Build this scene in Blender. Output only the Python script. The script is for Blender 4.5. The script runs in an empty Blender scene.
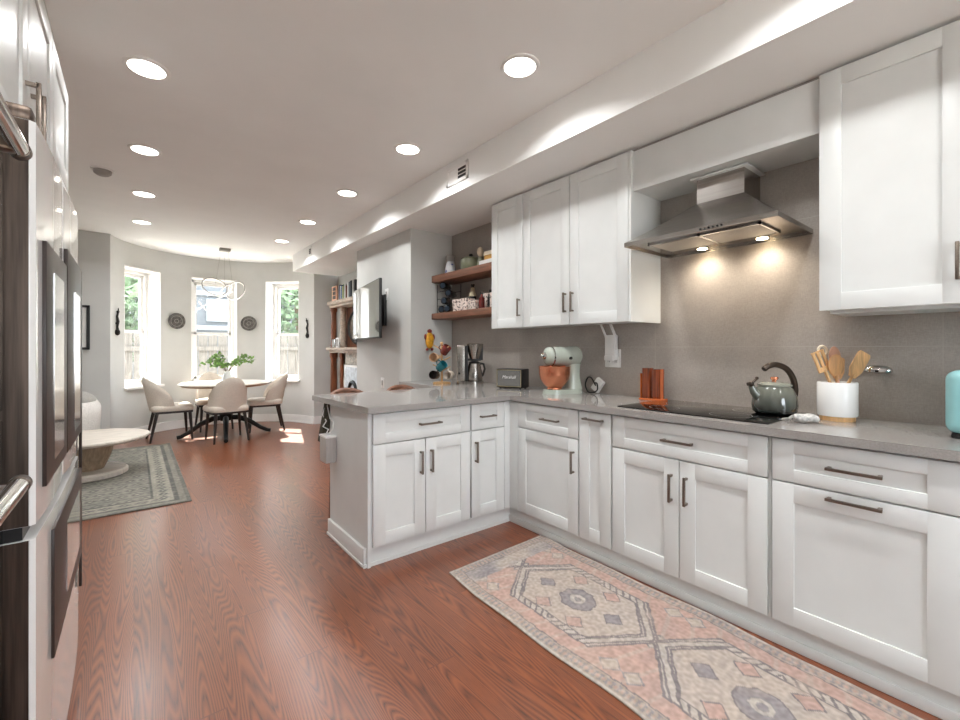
import bpy, bmesh, math, random
from mathutils import Vector, Matrix, noise
random.seed(7)
R = math.radians
sc = bpy.context.scene
col = sc.collection

# ------------------------------------------------------------------ camera
cam_d = bpy.data.cameras.new('camera')
cam = bpy.data.objects.new('camera', cam_d); col.objects.link(cam)
cam_d.sensor_width = 36.0
cam_d.lens = 438.0 / 960.0 * 36.0
cam_d.shift_y = -11.5 / 960.0
cam_d.clip_start = 0.02
cam.location = (0, 0, 1.25)
cam.rotation_euler = (R(90), 0, -math.atan2(480 - 133.5, 438.0))
sc.camera = cam

# ------------------------------------------------------------------ world, sun, exposure
SKY = 9.5
SUN = 26.0
CAN_W = 4.6
wd = bpy.data.worlds.new('world'); sc.world = wd
wd.use_nodes = True
wb = wd.node_tree.nodes['Background']
wb.inputs[0].default_value = (0.89, 0.975, 1.06, 1); wb.inputs[1].default_value = SKY
sd = bpy.data.lights.new('sun', 'SUN'); so = bpy.data.objects.new('sun', sd); col.objects.link(so)
sd.energy = SUN; sd.angle = R(0.6); sd.color = (1, 0.93, 0.82)
so.location = (3, 16, 14)
so.rotation_euler = Vector((-0.235 * 0.68, -0.97 * 0.68, -0.73)).to_track_quat('-Z', 'Y').to_euler()
sc.view_settings.view_transform = 'Standard'
sc.view_settings.look = 'None'
sc.view_settings.exposure = 0.20
sc.view_settings.gamma = 1.0
sc.view_settings.use_curve_mapping = False

# ------------------------------------------------------------------ materials
def lin(c):
    return tuple(((v / 255) / 12.92 if v / 255 <= 0.04045 else ((v / 255 + 0.055) / 1.055) ** 2.4) for v in c)

class NT:
    def __init__(s, name):
        s.m = bpy.data.materials.new(name); s.m.use_nodes = True
        s.t = s.m.node_tree; s.p = s.t.nodes['Principled BSDF']
    def n(s, typ, **kw):
        o = s.t.nodes.new(typ)
        for k, v in kw.items(): setattr(o, k, v)
        return o
    def l(s, a, b): s.t.links.new(a, b)
    def math(s, op, a, b=None, c=None):
        o = s.n('ShaderNodeMath', operation=op)
        for i, v in enumerate((a, b, c)):
            if v is None: continue
            if isinstance(v, (int, float)): o.inputs[i].default_value = v
            else: s.l(v, o.inputs[i])
        return o.outputs[0]
    def ramp(s, fac, stops):
        o = s.n('ShaderNodeValToRGB'); e = o.color_ramp.elements
        while len(e) < len(stops): e.new(0.5)
        for i, (p, c) in enumerate(stops):
            e[i].position = p; e[i].color = (*lin(c), 1)
        s.l(fac, o.inputs[0]); return o.outputs[0]
    def noise(s, vec, scale, detail=3.0, rough=0.55, dist=0.0):
        o = s.n('ShaderNodeTexNoise')
        o.inputs['Scale'].default_value = scale; o.inputs['Detail'].default_value = detail
        o.inputs['Roughness'].default_value = rough; o.inputs['Distortion'].default_value = dist
        if vec is not None: s.l(vec, o.inputs['Vector'])
        return o.outputs[0]
    def coords(s, scale=(1, 1, 1)):
        tc = s.n('ShaderNodeTexCoord'); mp = s.n('ShaderNodeMapping')
        mp.inputs['Scale'].default_value = scale
        s.l(tc.outputs['Object'], mp.inputs['Vector']); return mp.outputs[0]
    def bump(s, h, strength=0.2, dist=0.005):
        o = s.n('ShaderNodeBump'); o.inputs['Strength'].default_value = strength; o.inputs['Distance'].default_value = dist
        s.l(h, o.inputs['Height']); s.l(o.outputs[0], s.p.inputs['Normal'])

def pm(name, rgb, rough=0.5, metal=0.0, var=0.05, scale=8.0, stretch=(1, 1, 1), bump=0.0, spec=0.5, coat=0.0, detail=3.0):
    t = NT(name); p = t.p
    p.inputs['Roughness'].default_value = rough; p.inputs['Metallic'].default_value = metal
    p.inputs['Specular IOR Level'].default_value = spec; p.inputs['Coat Weight'].default_value = coat
    v = t.noise(t.coords(stretch), scale, detail)
    a = tuple(max(0, c * (1 - var)) for c in rgb); b = tuple(min(255, c * (1 + var)) for c in rgb)
    t.l(t.ramp(v, ((0.3, a), (0.7, b))), p.inputs['Base Color'])
    if bump: t.bump(v, bump)
    return t.m

def emis(name, rgb, strength):
    t = NT(name); t.p.inputs['Base Color'].default_value = (*lin(rgb), 1)
    t.p.inputs['Emission Color'].default_value = (*lin(rgb), 1); t.p.inputs['Emission Strength'].default_value = strength
    return t.m

def glass_mat(name, rgb=(255, 255, 255), rough=0.0, thin=True):
    t = NT(name); p = t.p
    if thin:
        tr = t.n('ShaderNodeBsdfTransparent'); tr.inputs[0].default_value = (*lin(rgb), 1)
        gl = t.n('ShaderNodeBsdfGlossy'); gl.inputs['Roughness'].default_value = 0.02
        fr = t.n('ShaderNodeLayerWeight'); mx = t.n('ShaderNodeMixShader')
        t.l(t.math('ADD', t.math('MULTIPLY', t.math('POWER', fr.outputs['Facing'], 4.0), 0.8), 0.02), mx.inputs[0]); t.l(tr.outputs[0], mx.inputs[1]); t.l(gl.outputs[0], mx.inputs[2])
        t.l(mx.outputs[0], t.t.nodes['Material Output'].inputs[0])
    else:
        p.inputs['Base Color'].default_value = (*lin(rgb), 1); p.inputs['Transmission Weight'].default_value = 1.0
        p.inputs['Roughness'].default_value = rough
    return t.m

def wood_floor():
    t = NT('cherry_oak_floor'); p = t.p
    tc = t.n('ShaderNodeTexCoord'); sx = t.n('ShaderNodeSeparateXYZ'); t.l(tc.outputs['Object'], sx.inputs[0])
    X, Y = sx.outputs[0], sx.outputs[1]
    W = 0.128
    xi = t.math('FLOOR', t.math('DIVIDE', X, W))
    wn = t.n('ShaderNodeTexWhiteNoise', noise_dimensions='1D'); t.l(xi, wn.inputs['W'])
    yo = t.math('ADD', t.math('DIVIDE', Y, 1.9), t.math('MULTIPLY', wn.outputs['Value'], 7.3))
    yi = t.math('FLOOR', yo)
    cv = t.n('ShaderNodeCombineXYZ'); t.l(xi, cv.inputs[0]); t.l(yi, cv.inputs[1])
    w2 = t.n('ShaderNodeTexWhiteNoise', noise_dimensions='2D'); t.l(cv.outputs[0], w2.inputs['Vector'])
    rnd = w2.outputs['Value']
    g = t.n('ShaderNodeCombineXYZ')
    t.l(t.math('MULTIPLY', X, 8.5), g.inputs[0]); t.l(t.math('MULTIPLY', Y, 0.5), g.inputs[1]); t.l(t.math('MULTIPLY', rnd, 37.0), g.inputs[2])
    n1 = t.noise(g.outputs[0], 1.0, 0.8, 0.45)
    ring = t.math('FRACT', t.math('MULTIPLY', n1, 44.0))
    ring = t.math('ABSOLUTE', t.math('SUBTRACT', ring, 0.5))
    ring = t.math('MULTIPLY', ring, 2.0)
    f = t.n('ShaderNodeCombineXYZ')
    t.l(t.math('MULTIPLY', X, 260.0), f.inputs[0]); t.l(t.math('MULTIPLY', Y, 14.0), f.inputs[1]); t.l(rnd, f.inputs[2])
    fine = t.noise(f.outputs[0], 1.0, 2.0)
    grain = t.math('ADD', t.math('MULTIPLY', t.math('POWER', ring, 1.6), 0.72), t.math('MULTIPLY', fine, 0.42))
    c1 = t.ramp(grain, ((0.10, (58, 25, 11)), (0.28, (112, 56, 27)), (0.8, (138, 74, 38))))
    hs = t.n('ShaderNodeHueSaturation'); t.l(c1, hs.inputs['Color'])
    t.l(t.math('ADD', t.math('MULTIPLY', rnd, 0.26), 0.87), hs.inputs['Value'])
    # seams
    fx = t.math('FRACT', t.math('DIVIDE', X, W)); sm = t.math('LESS_THAN', t.math('ABSOLUTE', t.math('SUBTRACT', fx, 0.5)), 0.4965)
    fy = t.math('FRACT', yo); sy = t.math('LESS_THAN', t.math('ABSOLUTE', t.math('SUBTRACT', fy, 0.5)), 0.4985)
    seam = t.math('MULTIPLY', sm, sy)
    mx = t.n('ShaderNodeMix', data_type='RGBA'); t.l(seam, mx.inputs['Factor'])
    mx.inputs['A'].default_value = (*lin((104, 52, 32)), 1); t.l(hs.outputs[0], mx.inputs['B'])
    t.l(mx.outputs['Result'], p.inputs['Base Color'])
    p.inputs['Roughness'].default_value = 0.30; p.inputs['Specular IOR Level'].default_value = 0.7
    p.inputs['Coat Weight'].default_value = 0.4; p.inputs['Coat Roughness'].default_value = 0.2; p.inputs['Coat IOR'].default_value = 1.6
    return t.m

def tile_wall():
    t = NT('grey_backsplash_tile'); p = t.p
    tc = t.n('ShaderNodeTexCoord'); sx = t.n('ShaderNodeSeparateXYZ'); t.l(tc.outputs['Object'], sx.inputs[0])
    Y, Z = sx.outputs[1], sx.outputs[2]
    fy = t.math('FRACT', t.math('DIVIDE', t.math('SUBTRACT', Y, 0.24), 1.315))
    fz = t.math('FRACT', t.math('DIVIDE', t.math('SUBTRACT', Z, 0.60), 0.66))
    gy = t.math('LESS_THAN', t.math('ABSOLUTE', t.math('SUBTRACT', fy, 0.5)), 0.4988)
    gz = t.math('LESS_THAN', t.math('ABSOLUTE', t.math('SUBTRACT', fz, 0.5)), 0.4977)
    g = t.math('MULTIPLY', gy, gz)
    a = t.noise(t.coords((1, 1, 1)), 3.0, 4.0); b = t.noise(t.coords((1, 60, 260)), 1.0, 2.0); c = t.noise(t.coords((1, 260, 60)), 1.0, 2.0)
    d = t.noise(t.coords((1, 3, 9)), 3.0, 8.0, 0.7, 1.5)
    sheen_streak = t.math('LESS_THAN', t.math('ABSOLUTE', t.math('SUBTRACT', d, 0.5)), 0.012)  # pale light-reflection streaks mixed into the tile colour
    v = t.math('ADD', t.math('MULTIPLY', a, 0.45), t.math('MULTIPLY', t.math('ADD', b, c), 0.28))
    v = t.math('ADD', v, t.math('MULTIPLY', sheen_streak, 0.03))
    cr = t.ramp(v, ((0.3, (147, 139, 131)), (0.7, (184, 175, 167))))
    mx = t.n('ShaderNodeMix', data_type='RGBA'); t.l(g, mx.inputs['Factor'])
    mx.inputs['A'].default_value = (*lin((180, 172, 164)), 1); t.l(cr, mx.inputs['B'])
    t.l(mx.outputs['Result'], p.inputs['Base Color'])
    p.inputs['Roughness'].default_value = 0.42
    t.bump(v, 0.12, 0.002)
    return t.m

def vcol_mat(name, rough=0.95):
    t = NT(name); a = t.n('ShaderNodeVertexColor'); a.layer_name = 'Col'
    t.l(a.outputs[0], t.p.inputs['Base Color']); t.p.inputs['Roughness'].default_value = rough
    t.p.inputs['Specular IOR Level'].default_value = 0.1
    t.bump(t.noise(t.coords((260, 260, 260)), 1.0, 2.0), 0.5, 0.003)
    return t.m

M = {}
M['floor'] = wood_floor()
M['tile'] = tile_wall()
M['ceiling'] = pm('white_ceiling_paint', (240, 239, 237), 0.9, var=0.010, scale=2.0)
M['wall'] = pm('greige_wall_paint', (201, 200, 196), 0.85, var=0.015, scale=3.0)
M['trim'] = pm('white_trim_paint', (236, 234, 231), 0.45, var=0.01)
M['cab'] = pm('white_cabinet_paint', (223, 224, 222), 0.38, var=0.012, scale=5.0)
M['inside'] = pm('shadow_gap_board', (150, 145, 140), 0.7, var=0.03)
M['nickel'] = pm('brushed_nickel', (140, 128, 118), 0.3, 0.95, var=0.06, scale=40, stretch=(1, 8, 8))
M['quartz'] = pm('grey_quartz', (156, 151, 147), 0.09, var=0.05, scale=160, spec=0.6, detail=4)
M['steel'] = pm('brushed_stainless', (168, 162, 156), 0.24, 1.0, var=0.05, scale=3.0, stretch=(2, 1, 90))
M['steel_hood'] = pm('hood_stainless', (176, 171, 166), 0.26, 1.0, var=0.05, scale=3.0, stretch=(60, 1, 60))
M['steel_dark'] = pm('dark_stainless', (84, 72, 64), 0.36, 0.85, var=0.22, scale=3.0, stretch=(30, 30, 1.2))
M['white_gloss'] = pm('glossy_white_door', (228, 227, 225), 0.12, var=0.01, coat=0.6)
M['polished'] = pm('polished_stainless', (214, 211, 208), 0.10, 1.0, var=0.02, scale=2.0, stretch=(1, 1, 6))
M['filter'] = pm('aluminium_filter_mesh', (206, 200, 190), 0.5, 0.6, var=0.04, scale=200)
M['chrome'] = pm('chrome', (205, 205, 205), 0.08, 1.0, var=0.02)
M['dark_panel'] = pm('dark_brown_panel', (54, 44, 40), 0.35, var=0.06, spec=0.3)
M['blackglass'] = pm('black_glass', (10, 10, 11), 0.05, var=0.05, spec=0.6)
M['black'] = pm('black_plastic', (24, 23, 23), 0.4, var=0.08)
M['blackmetal'] = pm('black_metal', (22, 21, 20), 0.45, 0.3, var=0.1)
M['darkwood'] = pm('espresso_wood', (38, 28, 24), 0.4, var=0.2, scale=6, stretch=(12, 12, 1))
M['walnut'] = pm('walnut_shelf', (122, 82, 62), 0.5, var=0.16, scale=5, stretch=(10, 0.8, 10), bump=0.08)
M['mantelwood'] = pm('mantel_oak', (112, 64, 38), 0.42, var=0.28, scale=5, stretch=(9, 9, 0.8), bump=0.05)
M['mantelgrey'] = pm('weathered_mantel_top', (176, 160, 144), 0.6, var=0.14, scale=9, stretch=(6, 1, 6))
M['fabric'] = pm('oatmeal_upholstery', (214, 203, 190), 0.95, var=0.06, scale=120, bump=0.2, spec=0.15)
M['fabric_white'] = pm('white_boucle', (222, 218, 212), 0.95, var=0.05, scale=70, bump=0.35, spec=0.15)
M['cushion'] = pm('grey_cushion_cloth', (132, 124, 118), 0.95, var=0.10, scale=60, bump=0.25, spec=0.1)
M['tabletop'] = pm('cream_table_top', (232, 226, 214), 0.3, var=0.03, scale=5)
M['tableedge'] = pm('table_edge_wood', (176, 148, 118), 0.5, var=0.10, scale=9)
M['travertine'] = pm('washed_wood_table', (204, 194, 182), 0.6, var=0.08, scale=6, stretch=(1, 9, 1), bump=0.06)
M['travertine_dk'] = pm('turned_wood_pedestal', (156, 136, 114), 0.6, var=0.14, scale=7, stretch=(6, 6, 1), bump=0.06)
M['leaf'] = pm('green_leaf', (110, 146, 70), 0.6, var=0.3, scale=9)
M['stem'] = pm('brown_stem', (104, 84, 56), 0.7, var=0.15)
M['tree_leaf'] = pm('tree_leaf', (84, 100, 74), 0.7, var=0.40, scale=2.0)
M['bark'] = pm('tree_bark', (110, 96, 82), 0.9, var=0.2, scale=8)
M['ceramic'] = pm('white_ceramic', (232, 231, 229), 0.25, var=0.01)
M['plastic_w'] = pm('white_plastic', (228, 226, 223), 0.4, var=0.01)
M['plastic_g'] = pm('light_grey_plastic', (190, 184, 178), 0.5, var=0.03, scale=30, stretch=(3, 3, 0.2))
M['sage'] = pm('pistachio_enamel', (178, 184, 172), 0.18, var=0.015, coat=0.4)
M['copper'] = pm('hammered_copper', (226, 150, 116), 0.27, 1.0, var=0.06, scale=14)
M['amber'] = pm('amber_wood_block', (112, 52, 26), 0.18, var=0.35, scale=6, stretch=(14, 14, 0.6), coat=0.5)
M['amber_glow'] = pm('orange_acrylic', (190, 96, 46), 0.12, var=0.10, coat=0.5)
M['kettle'] = pm('smoke_green_enamel', (64, 66, 60), 0.08, var=0.10, scale=3, coat=0.7)
def kettle_ramp():  # kettle body colour, darker towards the base
    t = NT('graded_green_enamel'); p = t.p
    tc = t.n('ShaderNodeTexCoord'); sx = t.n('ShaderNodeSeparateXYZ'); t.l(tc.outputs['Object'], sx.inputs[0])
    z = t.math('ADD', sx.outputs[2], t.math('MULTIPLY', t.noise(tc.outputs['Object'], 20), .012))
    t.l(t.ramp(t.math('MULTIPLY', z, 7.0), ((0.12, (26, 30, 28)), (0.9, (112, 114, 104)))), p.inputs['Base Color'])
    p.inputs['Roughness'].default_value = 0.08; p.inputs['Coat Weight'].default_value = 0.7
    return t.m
M['kettle'] = kettle_ramp()
M['kettle_lid'] = pm('pale_green_lid', (150, 152, 140), 0.15, var=0.03, coat=0.4)
M['bronze'] = pm('dark_bronze_handle', (70, 60, 52), 0.3, 0.7, var=0.06)
M['utensil'] = pm('light_utensil_wood', (212, 168, 116), 0.6, var=0.14, scale=6, stretch=(8, 8, 1))
M['utensil2'] = pm('tan_utensil_wood', (190, 142, 94), 0.6, var=0.14, scale=6, stretch=(8, 8, 1))
M['utensil3'] = pm('pinkish_utensil_wood', (190, 142, 116), 0.6, var=0.1, scale=6)
M['teal'] = pm('duck_egg_enamel', (142, 192, 194), 0.25, var=0.02, coat=0.3)
M['pattern'] = None
M['cloth_gw'] = pm('grey_white_cloth', (184, 181, 178), 0.95, var=0.22, scale=60, bump=0.3)
M['olive'] = pm('olive_stoneware', (120, 122, 98), 0.35, var=0.10, scale=14)
M['cream'] = pm('cream_stoneware', (224, 210, 186), 0.4, var=0.04)
M['mustard'] = pm('mustard_box', (208, 160, 84), 0.6, var=0.06)
M['wine'] = pm('dark_bottle_glass', (16, 20, 26), 0.1, var=0.1, coat=0.6)
M['foil'] = pm('bottle_foil', (52, 64, 78), 0.3, 0.5, var=0.08)
M['label'] = pm('paper_label', (210, 196, 164), 0.7, var=0.06)
M['maroon'] = pm('maroon_glaze', (104, 42, 38), 0.2, var=0.22, scale=30)
M['tan'] = pm('tan_glaze', (200, 160, 122), 0.25, var=0.06)
M['tealmug'] = pm('teal_glaze', (32, 108, 118), 0.2, var=0.12, scale=16)
M['blackmug'] = pm('black_glaze', (36, 30, 28), 0.2, var=0.1)
M['offwhite'] = pm('speckled_offwhite_glaze', (206, 192, 176), 0.3, var=0.06, scale=60)
M['yellow'] = pm('yellow_ornament_paint', (222, 158, 40), 0.4, var=0.16, scale=26)
M['redpaint'] = pm('red_ornament_paint', (134, 44, 34), 0.4, var=0.1)
M['grille'] = pm('speaker_grille_cloth', (104, 102, 98), 0.8, var=0.22, scale=300)
M['gold'] = pm('pale_gold_metal', (206, 190, 150), 0.3, 0.9, var=0.03)
M['tv'] = pm('tv_screen', (58, 66, 62), 0.05, var=0.02, spec=1.0, coat=1.0)
M['glass'] = glass_mat('window_glass')
M['clear'] = glass_mat('clear_glass', (235, 240, 244))
M['lens'] = emis('lamp_lens', (255, 250, 240), 9.0)
M['led'] = emis('led_ring', (240, 236, 230), 0.7)
M['hoodlamp'] = emis('hood_lamp', (255, 232, 190), 30.0)
M['plate'] = pm('carved_grey_plate', (92, 88, 84), 0.6, var=0.35, scale=30, bump=0.5)
M['iron'] = pm('dark_iron', (34, 30, 28), 0.6, 0.5, var=0.1)
M['canvas'] = pm('white_print', (222, 220, 216), 0.7, var=0.05, scale=4)
M['blueprint'] = pm('pale_print', (206, 214, 220), 0.7, var=0.10, scale=14)
M['insert'] = pm('pale_ornate_metal', (186, 178, 166), 0.6, var=0.2, scale=24, bump=0.5)
M['house'] = pm('pale_grey_siding', (92, 95, 97), 0.8, var=0.03)
M['houseband'] = pm('white_siding_band', (124, 128, 130), 0.8, var=0.03)
M['fence'] = pm('weathered_fence', (84, 79, 72), 0.9, var=0.18, scale=5, stretch=(9, 9, 0.5))
M['ground'] = pm('patio_ground', (214, 208, 198), 0.95, var=0.08)
M['wovenbag'] = pm('dark_olive_cloth', (66, 62, 50), 0.95, var=0.2, scale=60, bump=0.3)
M['smokegrey'] = pm('grey_plastic', (150, 146, 141), 0.5, var=0.03)
def cmat(rgb, rough=0.6):
    k = 'c%02x%02x%02x' % rgb
    if k not in M: M[k] = pm('paint_%02x%02x%02x' % rgb, rgb, rough, var=0.05)
    return M[k]

def floral(name, base, mark, sc_):
    t = NT(name)
    v = t.n('ShaderNodeTexVoronoi'); v.inputs['Scale'].default_value = sc_
    t.l(t.coords(), v.inputs['Vector'])
    w = t.noise(t.coords(), sc_ * 1.3, 3.0)
    f = t.math('ADD', v.outputs['Distance'], t.math('MULTIPLY', w, 0.6))
    t.l(t.ramp(f, ((0.60, mark), (0.72, base))), t.p.inputs['Base Color']); t.p.inputs['Roughness'].default_value = 0.5
    return t.m
M['floral'] = floral('floral_pattern', (226, 208, 198), (84, 70, 70), 42)
M['floral2'] = floral('dark_floral_pattern', (212, 196, 186), (50, 40, 42), 60)
M['bluewhite'] = floral('blue_white_pattern', (206, 206, 208), (36, 52, 118), 26)

# ------------------------------------------------------------------ builders
MAT = {}
def tag(o, label=None, cat=None, group=None, kind=None):
    if label: o['label'] = label
    if cat: o['category'] = cat
    if group: o['group'] = group
    if kind: o['kind'] = kind
    return o

def thing(name, loc, label, cat, group=None, rz=0.0):
    o = bpy.data.objects.new(name, None); col.objects.link(o)
    o.empty_display_size = 0.1
    o.location = loc; o.rotation_euler = (0, 0, rz)
    MAT[o.name] = Matrix.Translation(Vector(loc)) @ Matrix.Rotation(rz, 4, 'Z')
    return tag(o, label, cat, group)

class MB:
    def __init__(s): s.b = bmesh.new()
    def _merge(s, t, mtx=None):
        me = bpy.data.meshes.new('tmp'); t.to_mesh(me); t.free()
        if mtx is not None: me.transform(mtx)
        s.b.from_mesh(me); bpy.data.meshes.remove(me)
    def box(s, a, b, bev=0.0, seg=2, mtx=None):
        lo = [min(a[i], b[i]) for i in range(3)]; hi = [max(a[i], b[i]) for i in range(3)]
        t = bmesh.new(); bmesh.ops.create_cube(t, size=1.0)
        for v in t.verts:
            v.co = Vector([(lo[i] + hi[i]) / 2 + v.co[i] * (hi[i] - lo[i]) for i in range(3)])
        if bev > 0:
            bmesh.ops.bevel(t, geom=t.edges[:], offset=bev, segments=seg, profile=0.5, affect='EDGES')
        s._merge(t, mtx); return s
    def cyl(s, p0, p1, r0, r1=None, seg=20, caps=True):
        if r1 is None: r1 = r0
        p0 = Vector(p0); p1 = Vector(p1); d = p1 - p0
        t = bmesh.new()
        bmesh.ops.create_cone(t, cap_ends=caps, segments=seg, radius1=r0, radius2=r1, depth=d.length)
        q = d.to_track_quat('Z', 'Y').to_matrix().to_4x4()
        s._merge(t, Matrix.Translation((p0 + p1) / 2) @ q); return s
    def lathe(s, prof, c=(0, 0, 0), seg=32, axis=None, close=False):
        t = bmesh.new(); rings = []
        for (r, z) in prof:
            if r < 1e-5: rings.append([t.verts.new((0, 0, z))])
            else: rings.append([t.verts.new((r * math.cos(2 * math.pi * k / seg), r * math.sin(2 * math.pi * k / seg), z)) for k in range(seg)])
        for i in range(len(rings) - 1):
            a, b = rings[i], rings[i + 1]
            for k in range(seg):
                k2 = (k + 1) % seg
                if len(a) == 1 and len(b) == 1: continue
                if len(a) == 1: t.faces.new((a[0], b[k], b[k2]))
                elif len(b) == 1: t.faces.new((a[k], a[k2], b[0]))
                else: t.faces.new((a[k], a[k2], b[k2], b[k]))
        bmesh.ops.recalc_face_normals(t, faces=t.faces[:])
        m = Matrix.Translation(Vector(c))
        if axis is not None: m = m @ Vector(axis).to_track_quat('Z', 'Y').to_matrix().to_4x4()
        s._merge(t, m); return s
    def tube(s, pts, r, seg=8, closed=False):
        pts = [Vector(p) for p in pts]; n = len(pts)
        rr = r if isinstance(r, (list, tuple)) else [r] * n
        t = bmesh.new(); rings = []; up = None
        for i, p in enumerate(pts):
            a = pts[(i - 1) % n] if (closed or i > 0) else pts[0]
            b = pts[(i + 1) % n] if (closed or i < n - 1) else pts[-1]
            d = (b - a).normalized()
            if up is None: up = d.orthogonal().normalized()
            up = (up - d * up.dot(d)).normalized(); w = d.cross(up)
            rings.append([t.verts.new(p + (up * math.cos(2 * math.pi * k / seg) + w * math.sin(2 * math.pi * k / seg)) * rr[i]) for k in range(seg)])
        for i in range(n if closed else n - 1):
            a, b = rings[i], rings[(i + 1) % n]
            off = 0
            if closed and i == n - 1:
                off = min(range(seg), key=lambda o: sum((a[k].co - b[(k + o) % seg].co).length for k in range(seg)))
            for k in range(seg):
                t.faces.new((a[k], a[(k + 1) % seg], b[(k + 1 + off) % seg], b[(k + off) % seg]))
        if not closed:
            t.faces.new(rings[0][::-1]); t.faces.new(rings[-1])
        s._merge(t); return s
    def prism(s, poly, z0, z1, mtx=None):
        t = bmesh.new()
        lo = [t.verts.new((x, y, z0)) for x, y in poly]; hi = [t.verts.new((x, y, z1)) for x, y in poly]
        n = len(poly)
        t.faces.new(lo[::-1]); t.faces.new(hi)
        for k in range(n): t.faces.new((lo[k], lo[(k + 1) % n], hi[(k + 1) % n], hi[k]))
        bmesh.ops.recalc_face_normals(t, faces=t.faces[:])
        s._merge(t, mtx); return s
    def hull(s, pts):
        t = bmesh.new()
        for p in pts: t.verts.new(p)
        r = bmesh.ops.convex_hull(t, input=t.verts[:]); s._merge(t); return s
    def ball(s, c, r, sub=2, scale=(1, 1, 1), mtx=None):
        t = bmesh.new(); bmesh.ops.create_icosphere(t, subdivisions=sub, radius=1.0)
        m = Matrix.Translation(Vector(c)) @ (mtx or Matrix()) @ Matrix.Diagonal((r * scale[0], r * scale[1], r * scale[2], 1))
        s._merge(t, m); return s
    def grid(s, f, nu, nv, closed_u=False):
        t = bmesh.new()
        V = [[t.verts.new(f(i / (nu - (0 if closed_u else 1)), j / (nv - 1))) for j in range(nv)] for i in range(nu)]
        for i in range(nu if closed_u else nu - 1):
            for j in range(nv - 1):
                i2 = (i + 1) % nu
                t.faces.new((V[i][j], V[i2][j], V[i2][j + 1], V[i][j + 1]))
        s._merge(t); return s
    def faces(s, vs, fs):
        t = bmesh.new(); V = [t.verts.new(v) for v in vs]
        for f in fs: t.faces.new([V[i] for i in f])
        s._merge(t); return s
    def xf(s, mtx):
        s.b.transform(mtx); return s
    def build(s, name, mat, parent=None, angle=40, origin=None, kind=None, label=None):
        me = bpy.data.meshes.new(name)
        inv = None
        o = bpy.data.objects.new(name, me); col.objects.link(o)
        if parent is not None:
            o.parent = parent
            MAT[o.name] = MAT[parent.name]
            s.b.transform(MAT[parent.name].inverted())
        elif origin is not None:
            s.b.transform(Matrix.Translation(-Vector(origin))); o.location = origin
            MAT[o.name] = Matrix.Translation(Vector(origin))
        else:
            MAT[o.name] = Matrix()
        s.b.normal_update()
        s.b.to_mesh(me); s.b.free()
        me.materials.append(mat)
        for p in me.polygons: p.use_smooth = True
        me.set_sharp_from_angle(angle=R(angle))
        if kind: o['kind'] = kind
        if label: o['label'] = label
        return o

def struct(name, mb, mat, angle=30):
    return mb.build(name, mat, None, angle, kind='structure')

def copy_tree(o, parent=None):
    c = o.copy(); col.objects.link(c)
    if parent is not None: c.parent = parent
    for ch in list(o.children): copy_tree(ch, c)
    return c

def text_part(body, size, mat, parent, mtx, depth=0.0006, name='lettering', shear=0.0):
    cu = bpy.data.curves.new('t', 'FONT'); cu.body = body; cu.size = size; cu.extrude = depth; cu.align_x = 'CENTER'; cu.shear = shear
    ob = bpy.data.objects.new('t', cu); col.objects.link(ob)
    dg = bpy.context.evaluated_depsgraph_get(); dg.update()
    me = bpy.data.meshes.new_from_object(ob.evaluated_get(dg))
    bpy.data.objects.remove(ob)
    b = MB(); b.b.from_mesh(me); bpy.data.meshes.remove(me)
    b.xf(mtx); return b.build(name, mat, parent)

# ================================================================== STRUCTURE
CEIL = 2.727; SOF = 2.470; SOFX = 1.98
XW = 2.71; YN = 3.917; XT = 2.204; YT2 = 5.28; XF = 2.74; YR = 7.38
BC = Vector((1.053, 7.108)); BR = 1.318
XL = -1.75; YB = -2.4
CT = 0.92   # counter top

struct('floor', MB().prism([(XL - .1, YB), (3.0, YB), (3.0, YR + .02)] + [(BC.x + (BR + .12) * math.cos(R(a)), BC.y + (BR + .12) * math.sin(R(a))) for a in range(12, 169, 4)] + [(XL - .1, YR + .02)], -0.1, 0.0), M['floor'])
struct('ceiling', MB().prism([(XL - .1, YB), (3.0, YB), (3.0, YR + .1)] + [(BC.x + (BR + .3) * math.cos(R(a)), BC.y + (BR + .3) * math.sin(R(a))) for a in range(12, 169, 4)] + [(XL - .1, YR + .1)], CEIL, CEIL + 0.1), M['ceiling'])
struct('trim_soffit', MB().box((SOFX, YB, SOF), (2.95, YR - .09, CEIL + .02)), M['ceiling'])
struct('wall_right', MB().box((XW, YB, 0), (XW + .15, YN, SOF + .01)), M['tile'])
struct('wall_niche', MB().box((XT, YN, 0), (XW + .15, YN + .02, SOF + .01)), M['wall'])
struct('wall_chimney', MB().box((XT, YN + .02, 0), (XW + .15, YT2, SOF + .01)), M['wall'])
struct('wall_fireplace', MB().box((XF, YT2, 0), (XF + .15, YR, SOF + .01)), M['wall'])
struct('wall_left', MB().box((XL - .15, 2.95, 0), (XL, YR + .1, CEIL + .01)), M['wall'])
struct('wall_kitchen', MB().box((-1.02, YB, 0), (-.90, 2.95, CEIL + .01)), M['wall'])
struct('wall_stub', MB().box((XL - .15, 2.90, 0), (-.90, 2.95, CEIL + .01)), M['wall'])
# unseen wall behind the camera, opening added to let fill daylight in
struct('wall_back', MB().box((-1.0, YB - .1, 2.32), (2.86, YB, CEIL + .01)).box((-1.0, YB - .1, 0), (.05, YB, 2.33)).box((1.35, YB - .1, 0), (2.86, YB, 2.33)).box((.04, YB - .1, 0), (1.36, YB, .9)), M['wall'])
struct('bounce_ground', MB().box((-12, -26, -.2), (14, YB - .1, -.1)), M['ground'])  # unseen pale ground added to bounce sunlight up to the ceiling

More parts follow.
